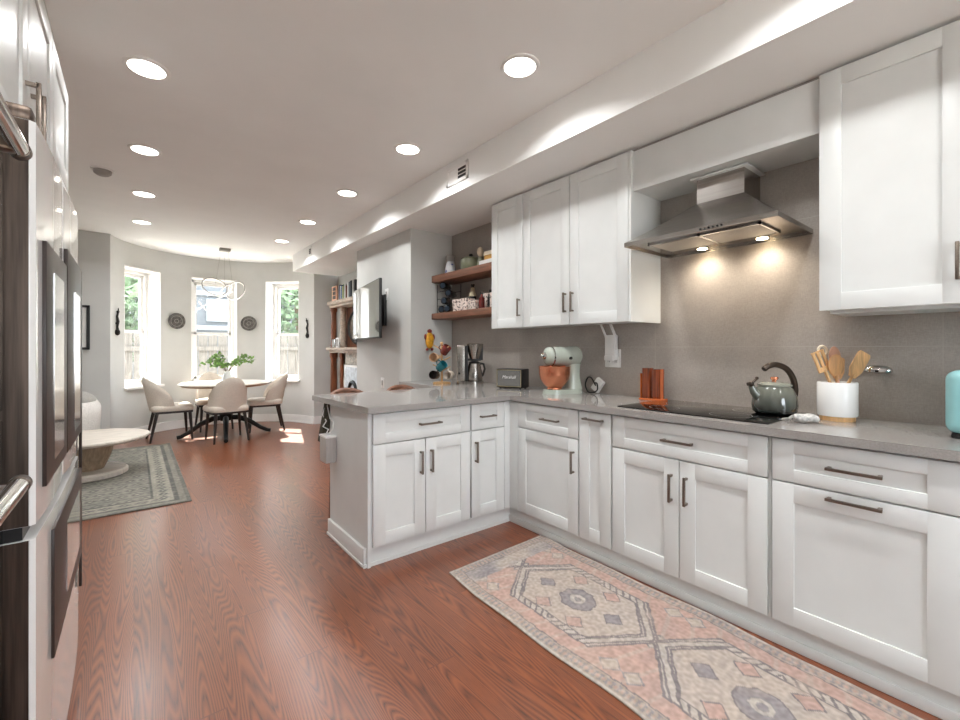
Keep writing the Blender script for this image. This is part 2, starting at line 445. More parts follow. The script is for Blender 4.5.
# ---- the bow wall and its three windows
WZ0, WZ1 = 0.70, 2.40
WD = 0.30
yl = 7.745; 
wins = [((-.100, 7.745), (.327, 8.208)), ((.723, 8.385), (1.383, 8.385)), ((1.779, 8.208), (2.206, 7.745))]
def ang(p): return math.atan2(p[1] - BC.y, p[0] - BC.x)
def arc(a0, a1, n=10, r=BR):
    return [(BC.x + r * math.cos(a0 + (a1 - a0) * i / n), BC.y + r * math.sin(a0 + (a1 - a0) * i / n)) for i in range(n + 1)]
a_end = math.asin((YR - BC.y) / BR)
mb = MB()
edges = [(math.pi - a_end, None, None)]
norms = []
for (p, q) in wins:
    t = (Vector(q) - Vector(p)).normalized(); n = Vector((-t.y, t.x)); norms.append((t, n))
segs = []
prev_a, prev_out = math.pi - a_end, None
for k, (p, q) in enumerate(wins):
    t, n = norms[k]
    inner = arc(prev_a, ang(p))
    o2 = Vector(inner[-1]) + n * WD
    o1 = prev_out if prev_out is not None else Vector((inner[0][0] - .02, inner[0][1] + .36))
    mb.prism(inner + [tuple(o2), tuple(o1)], 0, CEIL + .02)
    inner = arc(ang(p), ang(q))
    o1 = Vector(inner[0]) + n * WD; o2 = Vector(inner[-1]) + n * WD
    mb.prism(inner + [tuple(o2), tuple(o1)], 0, WZ0); mb.prism(inner + [tuple(o2), tuple(o1)], WZ1, CEIL + .02)
    prev_a, prev_out = ang(q), o2
inner = arc(prev_a, a_end)
mb.prism(inner + [(inner[-1][0] + .02, inner[-1][1] + .36), tuple(prev_out)], 0, CEIL + .02)
struct('wall_bow', mb, M['wall'], 50)
struct('wall_return_left', MB().box((XL, YR, 0), (BC.x - BR * math.cos(a_end) + .002, YR + .35, CEIL + .02)), M['wall'])
struct('wall_return_right', MB().box((BC.x + BR * math.cos(a_end) - .002, YR, 0), (XF + .15, YR + .35, CEIL + .02)), M['wall'])
# baseboards
mb = MB()
ai = arc(math.pi - a_end, a_end, 40, BR); bi = arc(math.pi - a_end, a_end, 40, BR - .016)
mb.prism(ai + bi[::-1], 0, .125)
bi2 = arc(math.pi - a_end, a_end, 40, BR - .03); mb.prism(ai + bi2[::-1], 0, .022)
struct('baseboard_bow', mb, M['trim'], 50)
struct('baseboard_return', MB().box((BC.x + BR * math.cos(a_end), YR - .016, 0), (XF, YR, .125)), M['trim'])
struct('baseboard_chimney', MB().box((XT - .016, YN + .0, 0), (XT, YT2, .125)), M['trim'])
struct('baseboard_left', MB().box((XL, YR - .016, 0), (BC.x - BR * math.cos(a_end), YR, .125)), M['trim'])

for k, (p, q) in enumerate(wins):
    t, n = norms[k]
    P, Q = Vector(p), Vector(q); c = (P + Q) / 2; w = (Q - P).length
    # local frame: x along t, y outward n
    Mx = Matrix(((t.x, n.x, 0, c.x), (t.y, n.y, 0, c.y), (0, 0, 1, 0), (0, 0, 0, 1)))
    h = w / 2
    root = bpy.data.objects.new('window_%d' % (k + 1), None); col.objects.link(root); root['kind'] = 'structure'
    root.location = (c.x, c.y, WZ0); MAT[root.name] = Matrix.Translation((c.x, c.y, WZ0))
    e = .004
    MB().box((-h - e, .002, WZ0), (-h + .012, WD, WZ1)).box((h - .012, .002, WZ0), (h + e, WD, WZ1)).box((-h, .002, WZ1 - .012), (h, WD, WZ1 + e)).xf(Mx).build('jamb_lining', M['trim'], root)
    MB().box((-h - .012, -.05 if k != 1 else -.05, WZ0 - .022), (h + .012, WD, WZ0 + .012), .004).xf(Mx).build('window_sill', M['trim'], root)
    y0, y1 = WD - .09, WD - .02
    f = .045; i = h - .012
    fr = MB().box((-i, y0, WZ0 + .012), (-i + f, y1, WZ1 - .012)).box((i - f, y0, WZ0 + .012), (i, y1, WZ1 - .012)).box((-i, y0, WZ1 - .057), (i, y1, WZ1 - .012)).box((-i, y0, WZ0 + .012), (i, y1, WZ0 + .05))
    fr.xf(Mx).build('window_frame', M['trim'], root)
    zm = 1.50
    for (nm, za, zb, ya) in (('upper_sash', zm - .02, WZ1 - .06, y0 + .038), ('lower_sash', WZ0 + .05, zm + .02, y0 + .008)):
        s_ = .04; j = i - f
        sm = MB().box((-j, ya, za), (-j + s_, ya + .03, zb)).box((j - s_, ya, za), (j, ya + .03, zb)).box((-j, ya, zb - s_), (j, ya + .03, zb)).box((-j, ya, za), (j, ya + .03, za + s_))
        sash = sm.xf(Mx).build(nm, M['trim'], root)
        MB().box((-j + s_, ya + .012, za + s_), (j - s_, ya + .016, zb - s_)).xf(Mx).build('pane', M['glass'], sash)

# ================================================================== OUTSIDE
struct('ground', MB().box((-14, 7.9, -.62), (16, 30, -.5)), M['ground'])
g = thing('board_fence', (1, 12.2, -.5), 'weathered board fence standing outside behind the bow windows', 'fence')
mb = MB()
for k in range(64):
    x = -5.2 + k * .2
    mb.box((x, 12.2 + (k % 2) * .012, -.5), (x + .185, 12.225 + (k % 2) * .012, 1.62 + random.uniform(-.02, .02)))
mb.build('board_panel', M['fence'], g)
MB().box((-5.2, 12.15, .0), (7.6, 12.2, .1)).box((-5.2, 12.15, 1.2), (7.6, 12.2, 1.3)).build('rail', M['fence'], g)
g = thing('neighbour_house', (2.2, 19, -.5), 'pale grey sided house seen beyond the fence through the middle window', 'house')
MB().box((-.6, 18, -.5), (5.6, 24, 7.0)).build('siding', M['house'], g)
mb = MB()
for z in (1.9, 3.1, 4.3, 5.5): mb.box((-.65, 17.93, z), (5.65, 18.0, z + .16))
mb.build('band', M['houseband'], g)
for x in (.4, 2.0, 3.6):
    w = MB().box((x, 17.94, 2.2), (x + .9, 18.0, 3.0)).build('window', M['houseband'], g)
    MB().box((x + .08, 17.92, 2.28), (x + .82, 17.945, 2.92)).build('pane', M['smokegrey'], w)
def tree(x, y, h, r, n, label):
    g = thing('garden_tree', (x, y, -.5), label, 'tree', 'garden trees outside the bow')
    MB().tube([(x, y, -.5), (x + .1, y, h * .4), (x - .05, y + .1, h * .8)], [.16, .12, .05], 8).build('trunk', M['bark'], g)
    vs, fs = [], []
    for i in range(n):
        d = Vector((random.gauss(0, 1), random.gauss(0, 1), random.gauss(0, 1))).normalized() * (random.random() ** .4)
        c = Vector((x + d.x * r, y + d.y * r, h * .72 + d.z * r * 1.15))
        a = Vector((random.gauss(0, 1), random.gauss(0, 1), random.gauss(0, 1))).normalized(); b = a.orthogonal().normalized()
        s_ = random.uniform(.10, .2)
        k = len(vs); vs += [c - a * s_, c + b * s_ * .5, c + a * s_, c - b * s_ * .5]; fs.append((k, k + 1, k + 2, k + 3))
    MB().faces(vs, fs).build('foliage', M['tree_leaf'], g)
tree(-.35, 14.3, 3.7, 1.5, 1500, 'bushy green tree outside behind the left bow window')
tree(4.1, 14.6, 4.0, 1.3, 1100, 'leafy tree outside behind the right bow window')

# ================================================================== KITCHEN CABINETS
XD = 2.128     # range-run carcass front; doors stand proud of it
YP = 2.345     # peninsula carcass front
TH = 0.02
def Frange(u, n, z): return (XD - n, u, z)
def Fpen(u, n, z): return (u, YP - n, z)
XU = 2.39
def Fup(u, n, z): return (XU - n, u, z)
XLC = -0.266
def Fleft(u, n, z): return (XLC + n, u, z)
def fbox(mb, F, u0, u1, n0, n1, z0, z1, bev=0.0): mb.box(F(u0, n0, z0), F(u1, n1, z1), bev); return mb
def shaker(F, u0, u1, z0, z1, parent, name='door', rail=.074, mat=None):
    mb = MB(); g = .0015
    u0 += g; u1 -= g; z0 += g; z1 -= g
    st = max(rail, .076 if u1 - u0 > .3 else .066)
    fbox(mb, F, u0, u0 + st, 0.001, TH, z0, z1, .0012); fbox(mb, F, u1 - st, u1, 0.001, TH, z0, z1, .0012)
    fbox(mb, F, u0 + st - .001, u1 - st + .001, 0.001, TH, z1 - rail, z1, .0012); fbox(mb, F, u0 + st - .001, u1 - st + .001, 0.001, TH, z0, z0 + rail, .0012)
    fbox(mb, F, u0 + st - .002, u1 - st + .002, 0.001, TH - .008, z0 + rail - .002, z1 - rail + .002)
    return mb.build(name, mat or M['cab'], parent)
def handle(F, parent, u, z, L, axis):
    mb = MB(); b = .0055
    for s in (-1, 1):
        d = s * (L / 2 - .009)
        uu, zz = (u + d, z) if axis == 'u' else (u, z + d)
        fbox(mb, F, uu - b, uu + b, TH - .002, TH + .028, zz - b, zz + b)
    if axis == 'u': fbox(mb, F, u - L / 2, u + L / 2, TH + .022, TH + .034, z - b, z + b, .0015)
    else: fbox(mb, F, u - b, u + b, TH + .022, TH + .034, z - L / 2, z + L / 2, .0015)
    return mb.build('handle', M['nickel'], parent)
ZB, ZM, ZT = .115, .702, .876
def carcass(F, root, u0, u1, z0, z1, depth):
    mb = MB(); fbox(mb, F, u0, u1, -depth, 0, z0, z1)
    return mb.build('carcass', M['cab'], root)
def base(F, u0, u1, label, depth=.575, group='white shaker base cabinets'):
    c = F((u0 + u1) / 2, -depth / 2, 0)
    root = thing('base_cabinet', c, label, 'cabinet', group)
    carcass(F, root, u0, u1, .1, CT - .036, depth)
    mb = MB(); fbox(mb, F, u0, u1, -depth, -.035, 0, .1); mb.build('plinth', M['cab'], root)
    return root
# -- range run, from the corner towards the camera
r = base(Frange, 1.707, 2.325, 'white base cabinet in the inside corner with one drawer over one door')
fbox(MB(), Frange, 2.24, 2.325, 0.0, TH, ZB, ZT, .001).build('filler_strip', M['cab'], r)
d = shaker(Frange, 1.71, 2.238, ZM, ZT, r, 'drawer', .05); handle(Frange, d, 1.93, (ZM + ZT) / 2, .15, 'u')
d = shaker(Frange, 1.71, 2.238, ZB, ZM - .004, r); handle(Frange, d, 1.742, .557, .137, 'z')
r = base(Frange, 1.475, 1.705, 'narrow white pull-out base cabinet with a single tall front, left of the cooktop')
d = shaker(Frange, 1.478, 1.702, ZB, ZT, r); handle(Frange, d, 1.59, .835, .135, 'u')
r = base(Frange, .692, 1.473, 'white two-door base cabinet directly below the black cooktop')
d = shaker(Frange, .700, 1.468, ZM, ZT, r, 'drawer', .055); handle(Frange, d, 1.09, (ZM + ZT) / 2, .155, 'u')
d = shaker(Frange, 1.085, 1.468, ZB, ZM - .004, r); handle(Frange, d, 1.122, .557, .14, 'z')
d = shaker(Frange, .700, 1.083, ZB, ZM - .004, r); handle(Frange, d, 1.046, .557, .14, 'z')
r = base(Frange, .140, .690, 'white base cabinet below the utensil crock with a drawer over a wide deep drawer')
d = shaker(Frange, .146, .684, ZM, ZT, r, 'drawer', .052); handle(Frange, d, .415, (ZM + ZT) / 2, .165, 'u')
d = shaker(Frange, .146, .684, ZB, ZM - .004, r, 'drawer', .076); handle(Frange, d, .415, .672, .165, 'u')
r = base(Frange, -.45, .138, 'white base cabinet at the right edge of the photo below the teal toaster')
shaker(Frange, -.446, .132, ZB, ZT, r)
r = base(Frange, 3.135, 3.912, 'white base cabinet beyond the peninsula below the coffee maker and mug tree')
shaker(Frange, 3.53, 3.908, ZB, ZT, r); shaker(Frange, 3.15, 3.528, ZB, ZT, r)
# -- peninsula
r = base(Fpen, 1.062, 1.762, 'white two-door cabinet at the free end of the peninsula with one wide drawer', .58)
d = shaker(Fpen, 1.066, 1.758, ZM, ZT, r, 'drawer', .055); handle(Fpen, d, 1.44, (ZM + ZT) / 2, .155, 'u')
d = shaker(Fpen, 1.066, 1.411, ZB, ZM - .004, r); handle(Fpen, d, 1.375, .557, .14, 'z')
d = shaker(Fpen, 1.414, 1.758, ZB, ZM - .004, r); handle(Fpen, d, 1.449, .557, .14, 'z')
r = base(Fpen, 1.764, XD, 'narrow white peninsula cabinet by the corner with a small drawer and one door', .58)
d = shaker(Fpen, 1.768, 2.06, ZM, ZT, r, 'drawer', .05); handle(Fpen, d, 1.90, (ZM + ZT) / 2, .13, 'u')
d = shaker(Fpen, 1.768, 2.06, ZB, ZM - .004, r); handle(Fpen, d, 1.80, .557, .14, 'z')
fbox(MB(), Fpen, 2.062, XD - .001, 0.0, TH, ZB, ZT, .001).build('filler_strip', M['cab'], r)
mb = MB().box((1.042, YP - .001, 0), (1.061, 2.95, CT - .036))
ep = thing('end_panel', (1.05, 2.64, 0), 'white panel closing the free end of the peninsula', 'panel')
mb.build('panel', M['cab'], ep)
MB().box((1.026, YP + .035, 0), (1.042, 2.952, .105), .003).box((1.02, YP + .03, 0), (1.042, 2.955, .018), .002).build('base_molding', M['trim'], ep)
MB().box((1.062, 2.926, 0), (2.7, 2.95, CT - .036)).build('back_panel', M['cab'], ep)
struct('trim_toe_kick', MB().box((1.026, YP + .02, 0), (XD + .02, YP + .034, .108)).box((XD + .02, -.45, 0), (XD + .034, YP + .034, .108)), M['cab'])
struct('trim_shoe_molding', MB().box((1.022, YP + .01, 0), (XD + .02, YP + .02, .02)).box((XD + .006, -.45, 0), (XD + .02, YP + .02, .045), .004), M['cab'])

# -- countertop
ct = MB().prism([(2.082, -.45), (XW - .001, -.45), (XW - .001, YN - .001), (2.07, YN - .001), (2.07, 3.15), (.985, 3.15), (1.022, 2.29), (2.082, 2.29)], CT - .034, CT)
o = ct.build('countertop', M['quartz'], None, 30); tag(o, 'grey polished quartz countertop running along the range wall and over the peninsula', 'countertop')
# -- wall cabinets
UZ0, UZ1 = 1.425, 2.455
def upper(u0, u1, label, F=Fup, depth=XW - XU - .001, z0=UZ0, z1=UZ1, group='white shaker wall cabinets', name='wall_cabinet'):
    root = thing(name, F((u0 + u1) / 2, -depth / 2, z0), label, 'cabinet', group)
    carcass(F, root, u0, u1, z0, z1, depth)
    return root
HZ = 1.57
r = upper(2.462, 2.842, 'narrow single-door white wall cabinet beside the floating wooden shelves')
d = shaker(Fup, 2.464, 2.840, UZ0 - .01, UZ1, r); handle(Fup, d, 2.495, HZ, .138, 'z')
r = upper(1.535, 2.460, 'white double-door wall cabinet between the narrow cabinet and the range hood')
d = shaker(Fup, 1.999, 2.458, UZ0 - .01, UZ1, r); handle(Fup, d, 2.03, HZ, .138, 'z')
d = shaker(Fup, 1.537, 1.996, UZ0 - .01, UZ1, r); handle(Fup, d, 1.965, HZ, .138, 'z')
MB().box((XU - .02, 1.517, UZ0 - .01), (XW - .001, 1.535, UZ1)).build('side_panel', M['cab'], r)
r = upper(-.35, .590, 'white wall cabinet at the right edge of the photo beside the range hood')
d = shaker(Fup, .135, .588, UZ0 - .01, UZ1, r); handle(Fup, d, .172, HZ, .138, 'z')
d = shaker(Fup, -.348, .132, UZ0 - .01, UZ1, r)
MB().box((XU + .03, -.33, UZ0 - .022), (XW - .03, .56, UZ0 - .001)).build('under_strip', M['cab'], r)
o = MB().box((XU - .001, .592, 2.208), (XU + .018, 1.515, UZ1 - .006), .001).box((XU + .017, .592, 2.214), (XW - .001, 1.515, 2.23)).build('valance_panel', M['cab'])
tag(o, 'white valance panel bridging the wall cabinets above the range hood', 'panel')
struct('trim_scribe', MB().box((XU + .02, -.35, UZ1), (XW, 2.84, SOF)), M['inside'])

# -- floating shelves
for z0, z1, lab in ((1.937, 2.008, 'upper thick walnut floating shelf holding the blue and white jar'), (1.553, 1.615, 'lower thick walnut floating shelf holding the wine bottles')):
    o = MB().box((2.45, 2.85, z0), (XW - .001, YN - .001, z1), .004).build('floating_shelf', M['walnut'], None, origin=(2.58, 3.38, z0))
    tag(o, lab, 'shelf', 'walnut floating shelves')

# -- range hood
hy0, hy1, hx = .695, 1.462, 2.215
h = thing('range_hood', (2.46, 1.08, 1.83), 'stainless pyramid range hood with two lit lamps over the cooktop', 'range hood')
dy0, dy1, dx = .935, 1.18, 2.495
z0, z1, z2 = 1.832, 1.856, 2.065
P = [(hx, hy0), (hx, hy1), (XW - .001, hy1), (XW - .001, hy0)]
D = [(dx, dy0), (dx, dy1), (XW - .001, dy1), (XW - .001, dy0)]
vs = [(x, y, z0) for x, y in P] + [(x, y, z1) for x, y in P]
# concave slopes in three steps
lv = []
for t_, zz in ((0, z1), (.30, z1 + .055), (.62, z1 + .125), (1.0, z2)):
    lv.append([(P[i][0] + (D[i][0] - P[i][0]) * t_, P[i][1] + (D[i][1] - P[i][1]) * t_, zz) for i in range(4)])
mb = MB()
allv = [(x, y, z0) for x, y in P]
for l_ in lv: allv += l_
fs = []
for k in range(4):
    for i in range(4):
        a = k * 4; j = (i + 1) % 4
        fs.append((a + i, a + j, a + 4 + j, a + 4 + i))
mb.faces(allv, fs); bmesh.ops.recalc_face_normals(mb.b, faces=mb.b.faces[:])
mb.build('canopy', M['steel_hood'], h, 20)
mb = MB()   # underside tray, a little above the lip
mb.box((hx + .002, hy0 + .002, z0 + .012), (XW - .002, hy1 - .002, z0 + .018))
mb.build('underside', M['steel'], h)
for a, b in ((.80, 1.075), (1.085, 1.36)):
    f = MB().box((hx + .10, a, z0 + .004), (hx + .34, b, z0 + .012), .002)
    f.build('filter', M['filter'], h)
    MB().box((hx + .085, a - .006, z0 + .002), (hx + .10, b + .006, z0 + .011)).box((hx + .34, a - .006, z0 + .002), (hx + .35, b + .006, z0 + .011)).box((hx + .085, a - .006, z0 + .002), (hx + .35, a + .002, z0 + .011)).box((hx + .085, b - .002, z0 + .002), (hx + .35, b + .006, z0 + .011)).build('filter_rim', M['chrome'], h)
for y in (.90, 1.215):
    l_ = MB().cyl((hx + .42, y, z0 + .006), (hx + .42, y, z0 + .013), .034, seg=24).build('hood_lamp', M['chrome'], h)
    MB().cyl((hx + .42, y, z0 + .003), (hx + .42, y, z0 + .0065), .026, seg=24).build('lamp_lens', M['hoodlamp'], l_)
    ld = bpy.data.lights.new('hood_spot', 'SPOT'); lo = bpy.data.objects.new('hood_spot', ld); col.objects.link(lo); lo.parent = h
    ld.energy = 7; ld.color = (1, .89, .74); ld.spot_size = R(150); ld.spot_blend = 1.0; ld.shadow_soft_size = .03
    lo.matrix_world = Matrix.Translation((hx + .385, y, z0 - .004)) ; lo.location = Vector((hx + .385, y, z0 - .004)) - Vector((2.46, 1.08, 1.83)); lo.rotation_euler = (0, R(-8), 0)
for k in range(6):
    y = 1.03 - k * .02
    MB().cyl((hx - .003, y, z0 + .012), (hx + .001, y, z0 + .012), .005, seg=12).build('button', M['black'], h)
MB().box((dx, dy0, z2), (XW - .001, dy1, 2.20)).build('duct_cover', M['steel_hood'], h)
MB().box((dx - .025, dy0 - .025, 2.197), (XW - .001, dy1 + .025, 2.2075), .002).build('collar_molding', M['cab'], h)

# ================================================================== LEFT SIDE: refrigerator, oven stack, tall cabinets
XR = -.168
fr = thing('refrigerator', (-.5, 1.82, 0), 'tall stainless french-door refrigerator at the left edge of the photo', 'refrigerator')
FY0, FY1, FH = 1.35, 2.30, 1.745
FM = 1.825
MB().box((-.88, FY0 + .005, .03), (XR - .075, FY1 - .005, FH - .02), .004).build('cabinet_body', M['steel_dark'], fr)
def curved_front(y0, y1, z0, z1, bulge=.006, n=10):
    mb = MB(); poly = [(XR - .07, y1), (XR - .07, y0), (XR - .008, y0)]
    for k in range(n + 1):
        t_ = k / n; poly.append((XR + bulge * (1 - (2 * t_ - 1) ** 2) - .0, y0 + .008 + (y1 - y0 - .016) * t_))
    poly.append((XR - .008, y1))
    return mb.prism(poly, z0, z1)
for (a, b) in ((FY0, FM - .003), (FM + .003, FY1)):
    d = curved_front(a, b, .865, FH).build('door', M['white_gloss'], fr, 25)
    MB().box((XR - .071, a - .0015 if a == FY0 else a + .001, .866), (XR - .010, a + .002, FH - .001)).build('door_edge', M['steel_dark'], d)
    MB().box((XR + .001, a + (.07 if a == FY0 else .004), .93), (XR + .0105, b - .012, 1.50 if a == FY0 else 1.555), .002).build('dark_panel', M['dark_panel'], d)
    MB().box((XR + .0105, a + .18, .97), (XR + .0125, b - .10, 1.44)).build('glass_inset', M['polished'], d)
d = curved_front(FY0, FY1, .10, .835).build('freezer_drawer', M['white_gloss'], fr, 25)
MB().box((XR - .071, FY0 - .0015, .101), (XR - .010, FY0 + .002, .834)).build('drawer_edge', M['steel_dark'], d)
MB().box((XR + .001, FY0 + .2, .46), (XR + .0105, FY1 - .012, .79), .002).build('dark_panel', M['dark_panel'], d)
MB().box((XR + .0105, FY0 + .45, .52), (XR + .0125, FY1 - .12, .73)).build('glass_inset', M['polished'], d)
MB().box((XR - .065, FY0 + .004, .836), (XR - .02, FY1 - .004, .864)).build('door_gasket', M['black'], fr)
MB().box((XR - .06, FY0 + .01, .0), (XR - .02, FY1 - .01, .1)).build('toe_grille', M['polished'], fr)
for z0, z1 in ((.76, 1.55), (.33, .66)):
    MB().box((XR + .002, FY1 - .012, z0), (XR + .011, FY1 + .004, z1), .002).build('edge_pull', M['dark_panel'], fr)
for y in (FY0 + .03, ):
    MB().box((XR - .12, y - .025, FH), (XR - .005, y + .03, FH + .035), .01).build('hinge_cover', M['steel_dark'], fr)
MB().box((XR - .12, FY1 - .07, FH), (XR - .02, FY1 - .015, FH + .02), .006).build('hinge_cover', M['steel_dark'], fr)

XO = -.213
ov = thing('wall_oven', (-.55, .95, 0), 'stainless oven stack with round bar handles at the far left edge of the photo', 'oven')
MB().box((-.88, .56, .02), (XO - .02, 1.335, 1.74), .003).build('oven_body', M['steel_dark'], ov)
for z0, z1, hz in ((1.12, 1.72, 1.505), (.42, 1.10, 1.075)):
    d = MB().box((XO - .02, .565, z0), (XO, 1.33, z1), .003).build('oven_door', M['blackglass'], ov)
    hx_ = XO + .098
    hb = MB().cyl((hx_, .60, hz), (hx_, .80, hz), .0105, seg=20).build('bar_handle', M['chrome'], d)
    for ya in (.585, .80): MB().cyl((hx_, ya, hz), (hx_, ya + .015, hz), .0115, seg=20).build('handle_cap', M['steel_dark'], hb)
    for yb in (.61, .775): MB().box((XO - .002, yb, hz - .012), (hx_, yb + .02, hz + .006), .003).build('bracket', M['steel_dark'], hb)
MB().box((XO - .02, .565, .03), (XO - .002, 1.33, .41), .003).build('warming_drawer', M['steel_dark'], ov)
LZ0, LZ1 = 2.0, 2.465
r = upper(.545, 1.335, 'glossy white overhead cabinet above the oven stack at the top left corner', Fleft, .6, 1.76, LZ1, 'white overhead cabinets on the left', 'overhead_cabinet')
d = shaker(Fleft, .94, 1.333, 1.762, LZ1, r)
d = shaker(Fleft, .547, .938, 1.762, LZ1, r)
r = upper(1.34, 2.37, 'white two-door overhead cabinet above the refrigerator', Fleft, .6, 1.80, LZ1, 'white overhead cabinets on the left', 'overhead_cabinet')
d = shaker(Fleft, 1.343, 1.854, 1.802, LZ1, r); handle(Fleft, d, 1.815, 1.93, .2, 'z')
d = shaker(Fleft, 1.857, 2.367, 1.802, LZ1, r); handle(Fleft, d, 1.90, 1.93, .2, 'z')
r = thing('pantry_cabinet', (-.55, 2.63, 0), 'tall white pantry cabinet beyond the refrigerator on the left', 'cabinet')
carcass(Fleft, r, 2.375, 2.888, .0, LZ1, .6)
shaker(Fleft, 2.378, 2.886, .1, 1.998, r); shaker(Fleft, 2.378, 2.886, LZ0 + .002, LZ1, r)
struct('trim_left_scribe', MB().box((-.88, .545, LZ1), (XLC - .03, 2.888, CEIL)), M['wall'])

# ================================================================== CEILING FITTINGS
def make_can():
    g = thing('recessed_light', (0, 0, 0), 'x', 'ceiling light', 'recessed ceiling lights')
    MB().lathe([(.082, -.002), (.082, -.009), (.100, -.006), (.104, 0), (.082, 0)], seg=40).build('trim_ring', M['trim'], g)
    MB().lathe([(0, -.004), (.0825, -.004)], seg=32).build('lens', M['lens'], g)
    return g
can0 = make_can()
cans = [(.055, 2.896, 'lit recessed light nearest the camera in the left row of the ceiling'),
        (.067, 4.097, 'second lit recessed light in the left row, level with the smoke detector'),
        (.079, 5.27, 'third lit recessed light in the left row of the ceiling'),
        (.078, 6.45, 'farthest lit recessed light in the left row, before the bow window'),
        (1.585, 1.667, 'lit recessed light nearest the camera in the right row beside the soffit'),
        (1.59, 2.87, 'second lit recessed light in the right row, level with the nearer vent'),
        (1.59, 4.041, 'third lit recessed light in the right row beside the soffit'),
        (1.594, 5.25, 'fourth lit recessed light in the right row beside the soffit'),
        (1.596, 6.399, 'farthest lit recessed light in the right row near the small vent'),
        (.055, .50, 'unseen recessed light added out of view in the left row'),  # from here on, unseen cans added to light the kitchen
        (1.585, .47, 'unseen recessed light added out of view in the right row'),
        (1.585, -.75, 'unseen recessed light added behind the camera in the right row')]
for i, (x, y, lab) in enumerate(cans):
    g = can0 if i == 0 else copy_tree(can0)
    g.location = (x, y, CEIL); g['label'] = lab
    ld = bpy.data.lights.new('can_lamp', 'AREA'); ld.shape = 'DISK'; ld.size = .15; ld.energy = CAN_W; ld.color = (.97, 1.0, 1.01); ld.spread = R(144)
    lo = bpy.data.objects.new('can_lamp', ld); col.objects.link(lo); lo.parent = g; lo.location = (0, 0, -.012)
# vents
def vent(y0, y1, z0, z1, label):
    g = thing('air_vent', (SOFX, (y0 + y1) / 2, z0), label, 'vent', 'vents in the soffit')
    x = SOFX; m = (y0 + y1) / 2; b = .028
    MB().box((x - .008, y0, z0), (x, y1, z0 + b), .002).box((x - .008, y0, z1 - b), (x, y1, z1), .002).box((x - .008, y0, z0), (x, y0 + b, z1), .002).box((x - .008, y1 - b, z0), (x, y1, z1), .002).box((x - .007, m - .008, z0), (x, m + .008, z1)).build('frame', M['trim'], g)
    MB().box((x - .002, y0 + b, z0 + b), (x - .0005, m - .008, z1 - b)).build('dark_backing', M['black'], g)
    MB().box((x - .005, m + .008, z0 + b), (x - .0005, y1 - b, z1 - b)).build('closed_shutter', M['trim'], g)
    n = 3
    for k in range(n):
        z = z0 + b + (z1 - z0 - 2 * b) * (k + .5) / n + .012
        MB().box((x - .006, y0 + b, z - .003), (x - .002, m - .008, z + .003)).build('slat', M['trim'], g)
vent(2.64, 2.932, 2.538, 2.68, 'white metal air vent in the soffit, the larger one nearer the kitchen')
vent(6.333, 6.607, 2.573, 2.705, 'white metal air vent far along the soffit near the bow window')
g = thing('smoke_detector', (-.2, 4.76, CEIL), 'round grey smoke detector on the ceiling at the left', 'smoke detector')
MB().lathe([(0, -.012), (.075, -.012), (.078, 0), (0, 0)], (-.2, 4.76, CEIL), 32).build('base_plate', M['plastic_w'], g)
MB().lathe([(0, -.05), (.04, -.05), (.058, -.035), (.062, -.012), (0, -.012)], (-.2, 4.76, CEIL), 32).build('sensor_cover', M['smokegrey'], g)
# pendant with LED rings
px, py = 1.06, 7.42
g = thing('pendant_light', (px, py, CEIL), 'pendant of interlocking lit white rings hanging above the dining table', 'pendant light')
MB().box((px - .07, py - .05, CEIL - .04), (px + .07, py + .05, CEIL), .004).build('canopy', M['smokegrey'], g)
mb = MB()
for dx_, dy_ in ((-.05, 0), (.0, .03), (.04, -.02)): mb.cyl((px + dx_, py + dy_, CEIL - .04), (px + dx_ * 2.4, py + dy_, 2.20), .0016, seg=6)
mb.build('wire', M['smokegrey'], g)
def ring(c, rad, nrm, name='led_ring'):
    n = Vector(nrm).normalized(); a = n.orthogonal().normalized(); b = n.cross(a)
    pts = [Vector(c) + (a * math.cos(2 * math.pi * k / 40) + b * math.sin(2 * math.pi * k / 40)) * rad for k in range(40)]
    o_ = MB().tube(pts, .0095, 8, True).build(name, M['led'], g)
    MB().tube([p + Vector((0, 0, .008)) for p in pts], .0085, 8, True).build('ring_body', M['smokegrey'], o_)
ring((px - .13, py, 2.145), .165, (.25, -1, .75))
ring((px + .145, py + .03, 2.115), .145, (-.75, -.75, .35))
ring((px + .02, py, 2.12), .09, (.6, -.5, -.6))
MB().cyl((px - .36, py - .02, 1.80), (px + .10, py + .0, 2.10), .008, seg=10).build('led_tube', M['led'], g)
MB().cyl((px - .24, py - .02, 1.80), (px - .33, py - .02, 1.92), .008, seg=10).build('led_tube', M['led'], g)

# ================================================================== WALL DECOR
def onbow(a_deg, z, off=.0):
    a = R(a_deg); r_ = BR - off
    return Vector((BC.x + r_ * math.cos(a), BC.y + r_ * math.sin(a), z)), Vector((-math.cos(a), -math.sin(a), 0))
for a, lab in ((113.8, 'carved dark round plate on the wall left of the middle window'), (67.8, 'carved dark round plate on the wall right of the middle window')):
    p, n = onbow(a, 1.678, .012)
    g = thing('wall_plate', p, lab, 'wall plate', 'carved round wall plates')
    MB().lathe([(0, 0), (.05, .004), (.053, .012), (.062, .012), (.066, .006), (.1, .008), (.104, .018), (.118, .022), (.125, .016), (.12, 0), (.05, -.014), (0, -.014)], p, 36, n).build('plate', M['plate'], g)
    for k, rr in enumerate((.03, .083)):
        u = n.orthogonal().normalized(); w = n.cross(u)
        MB().tube([p + n * (.008 if k else .005) + (u * math.cos(t * math.pi / 16) + w * math.sin(t * math.pi / 16)) * rr for t in range(32)], .0045, 6, True).build('carved_ring', M['smokegrey'], g)
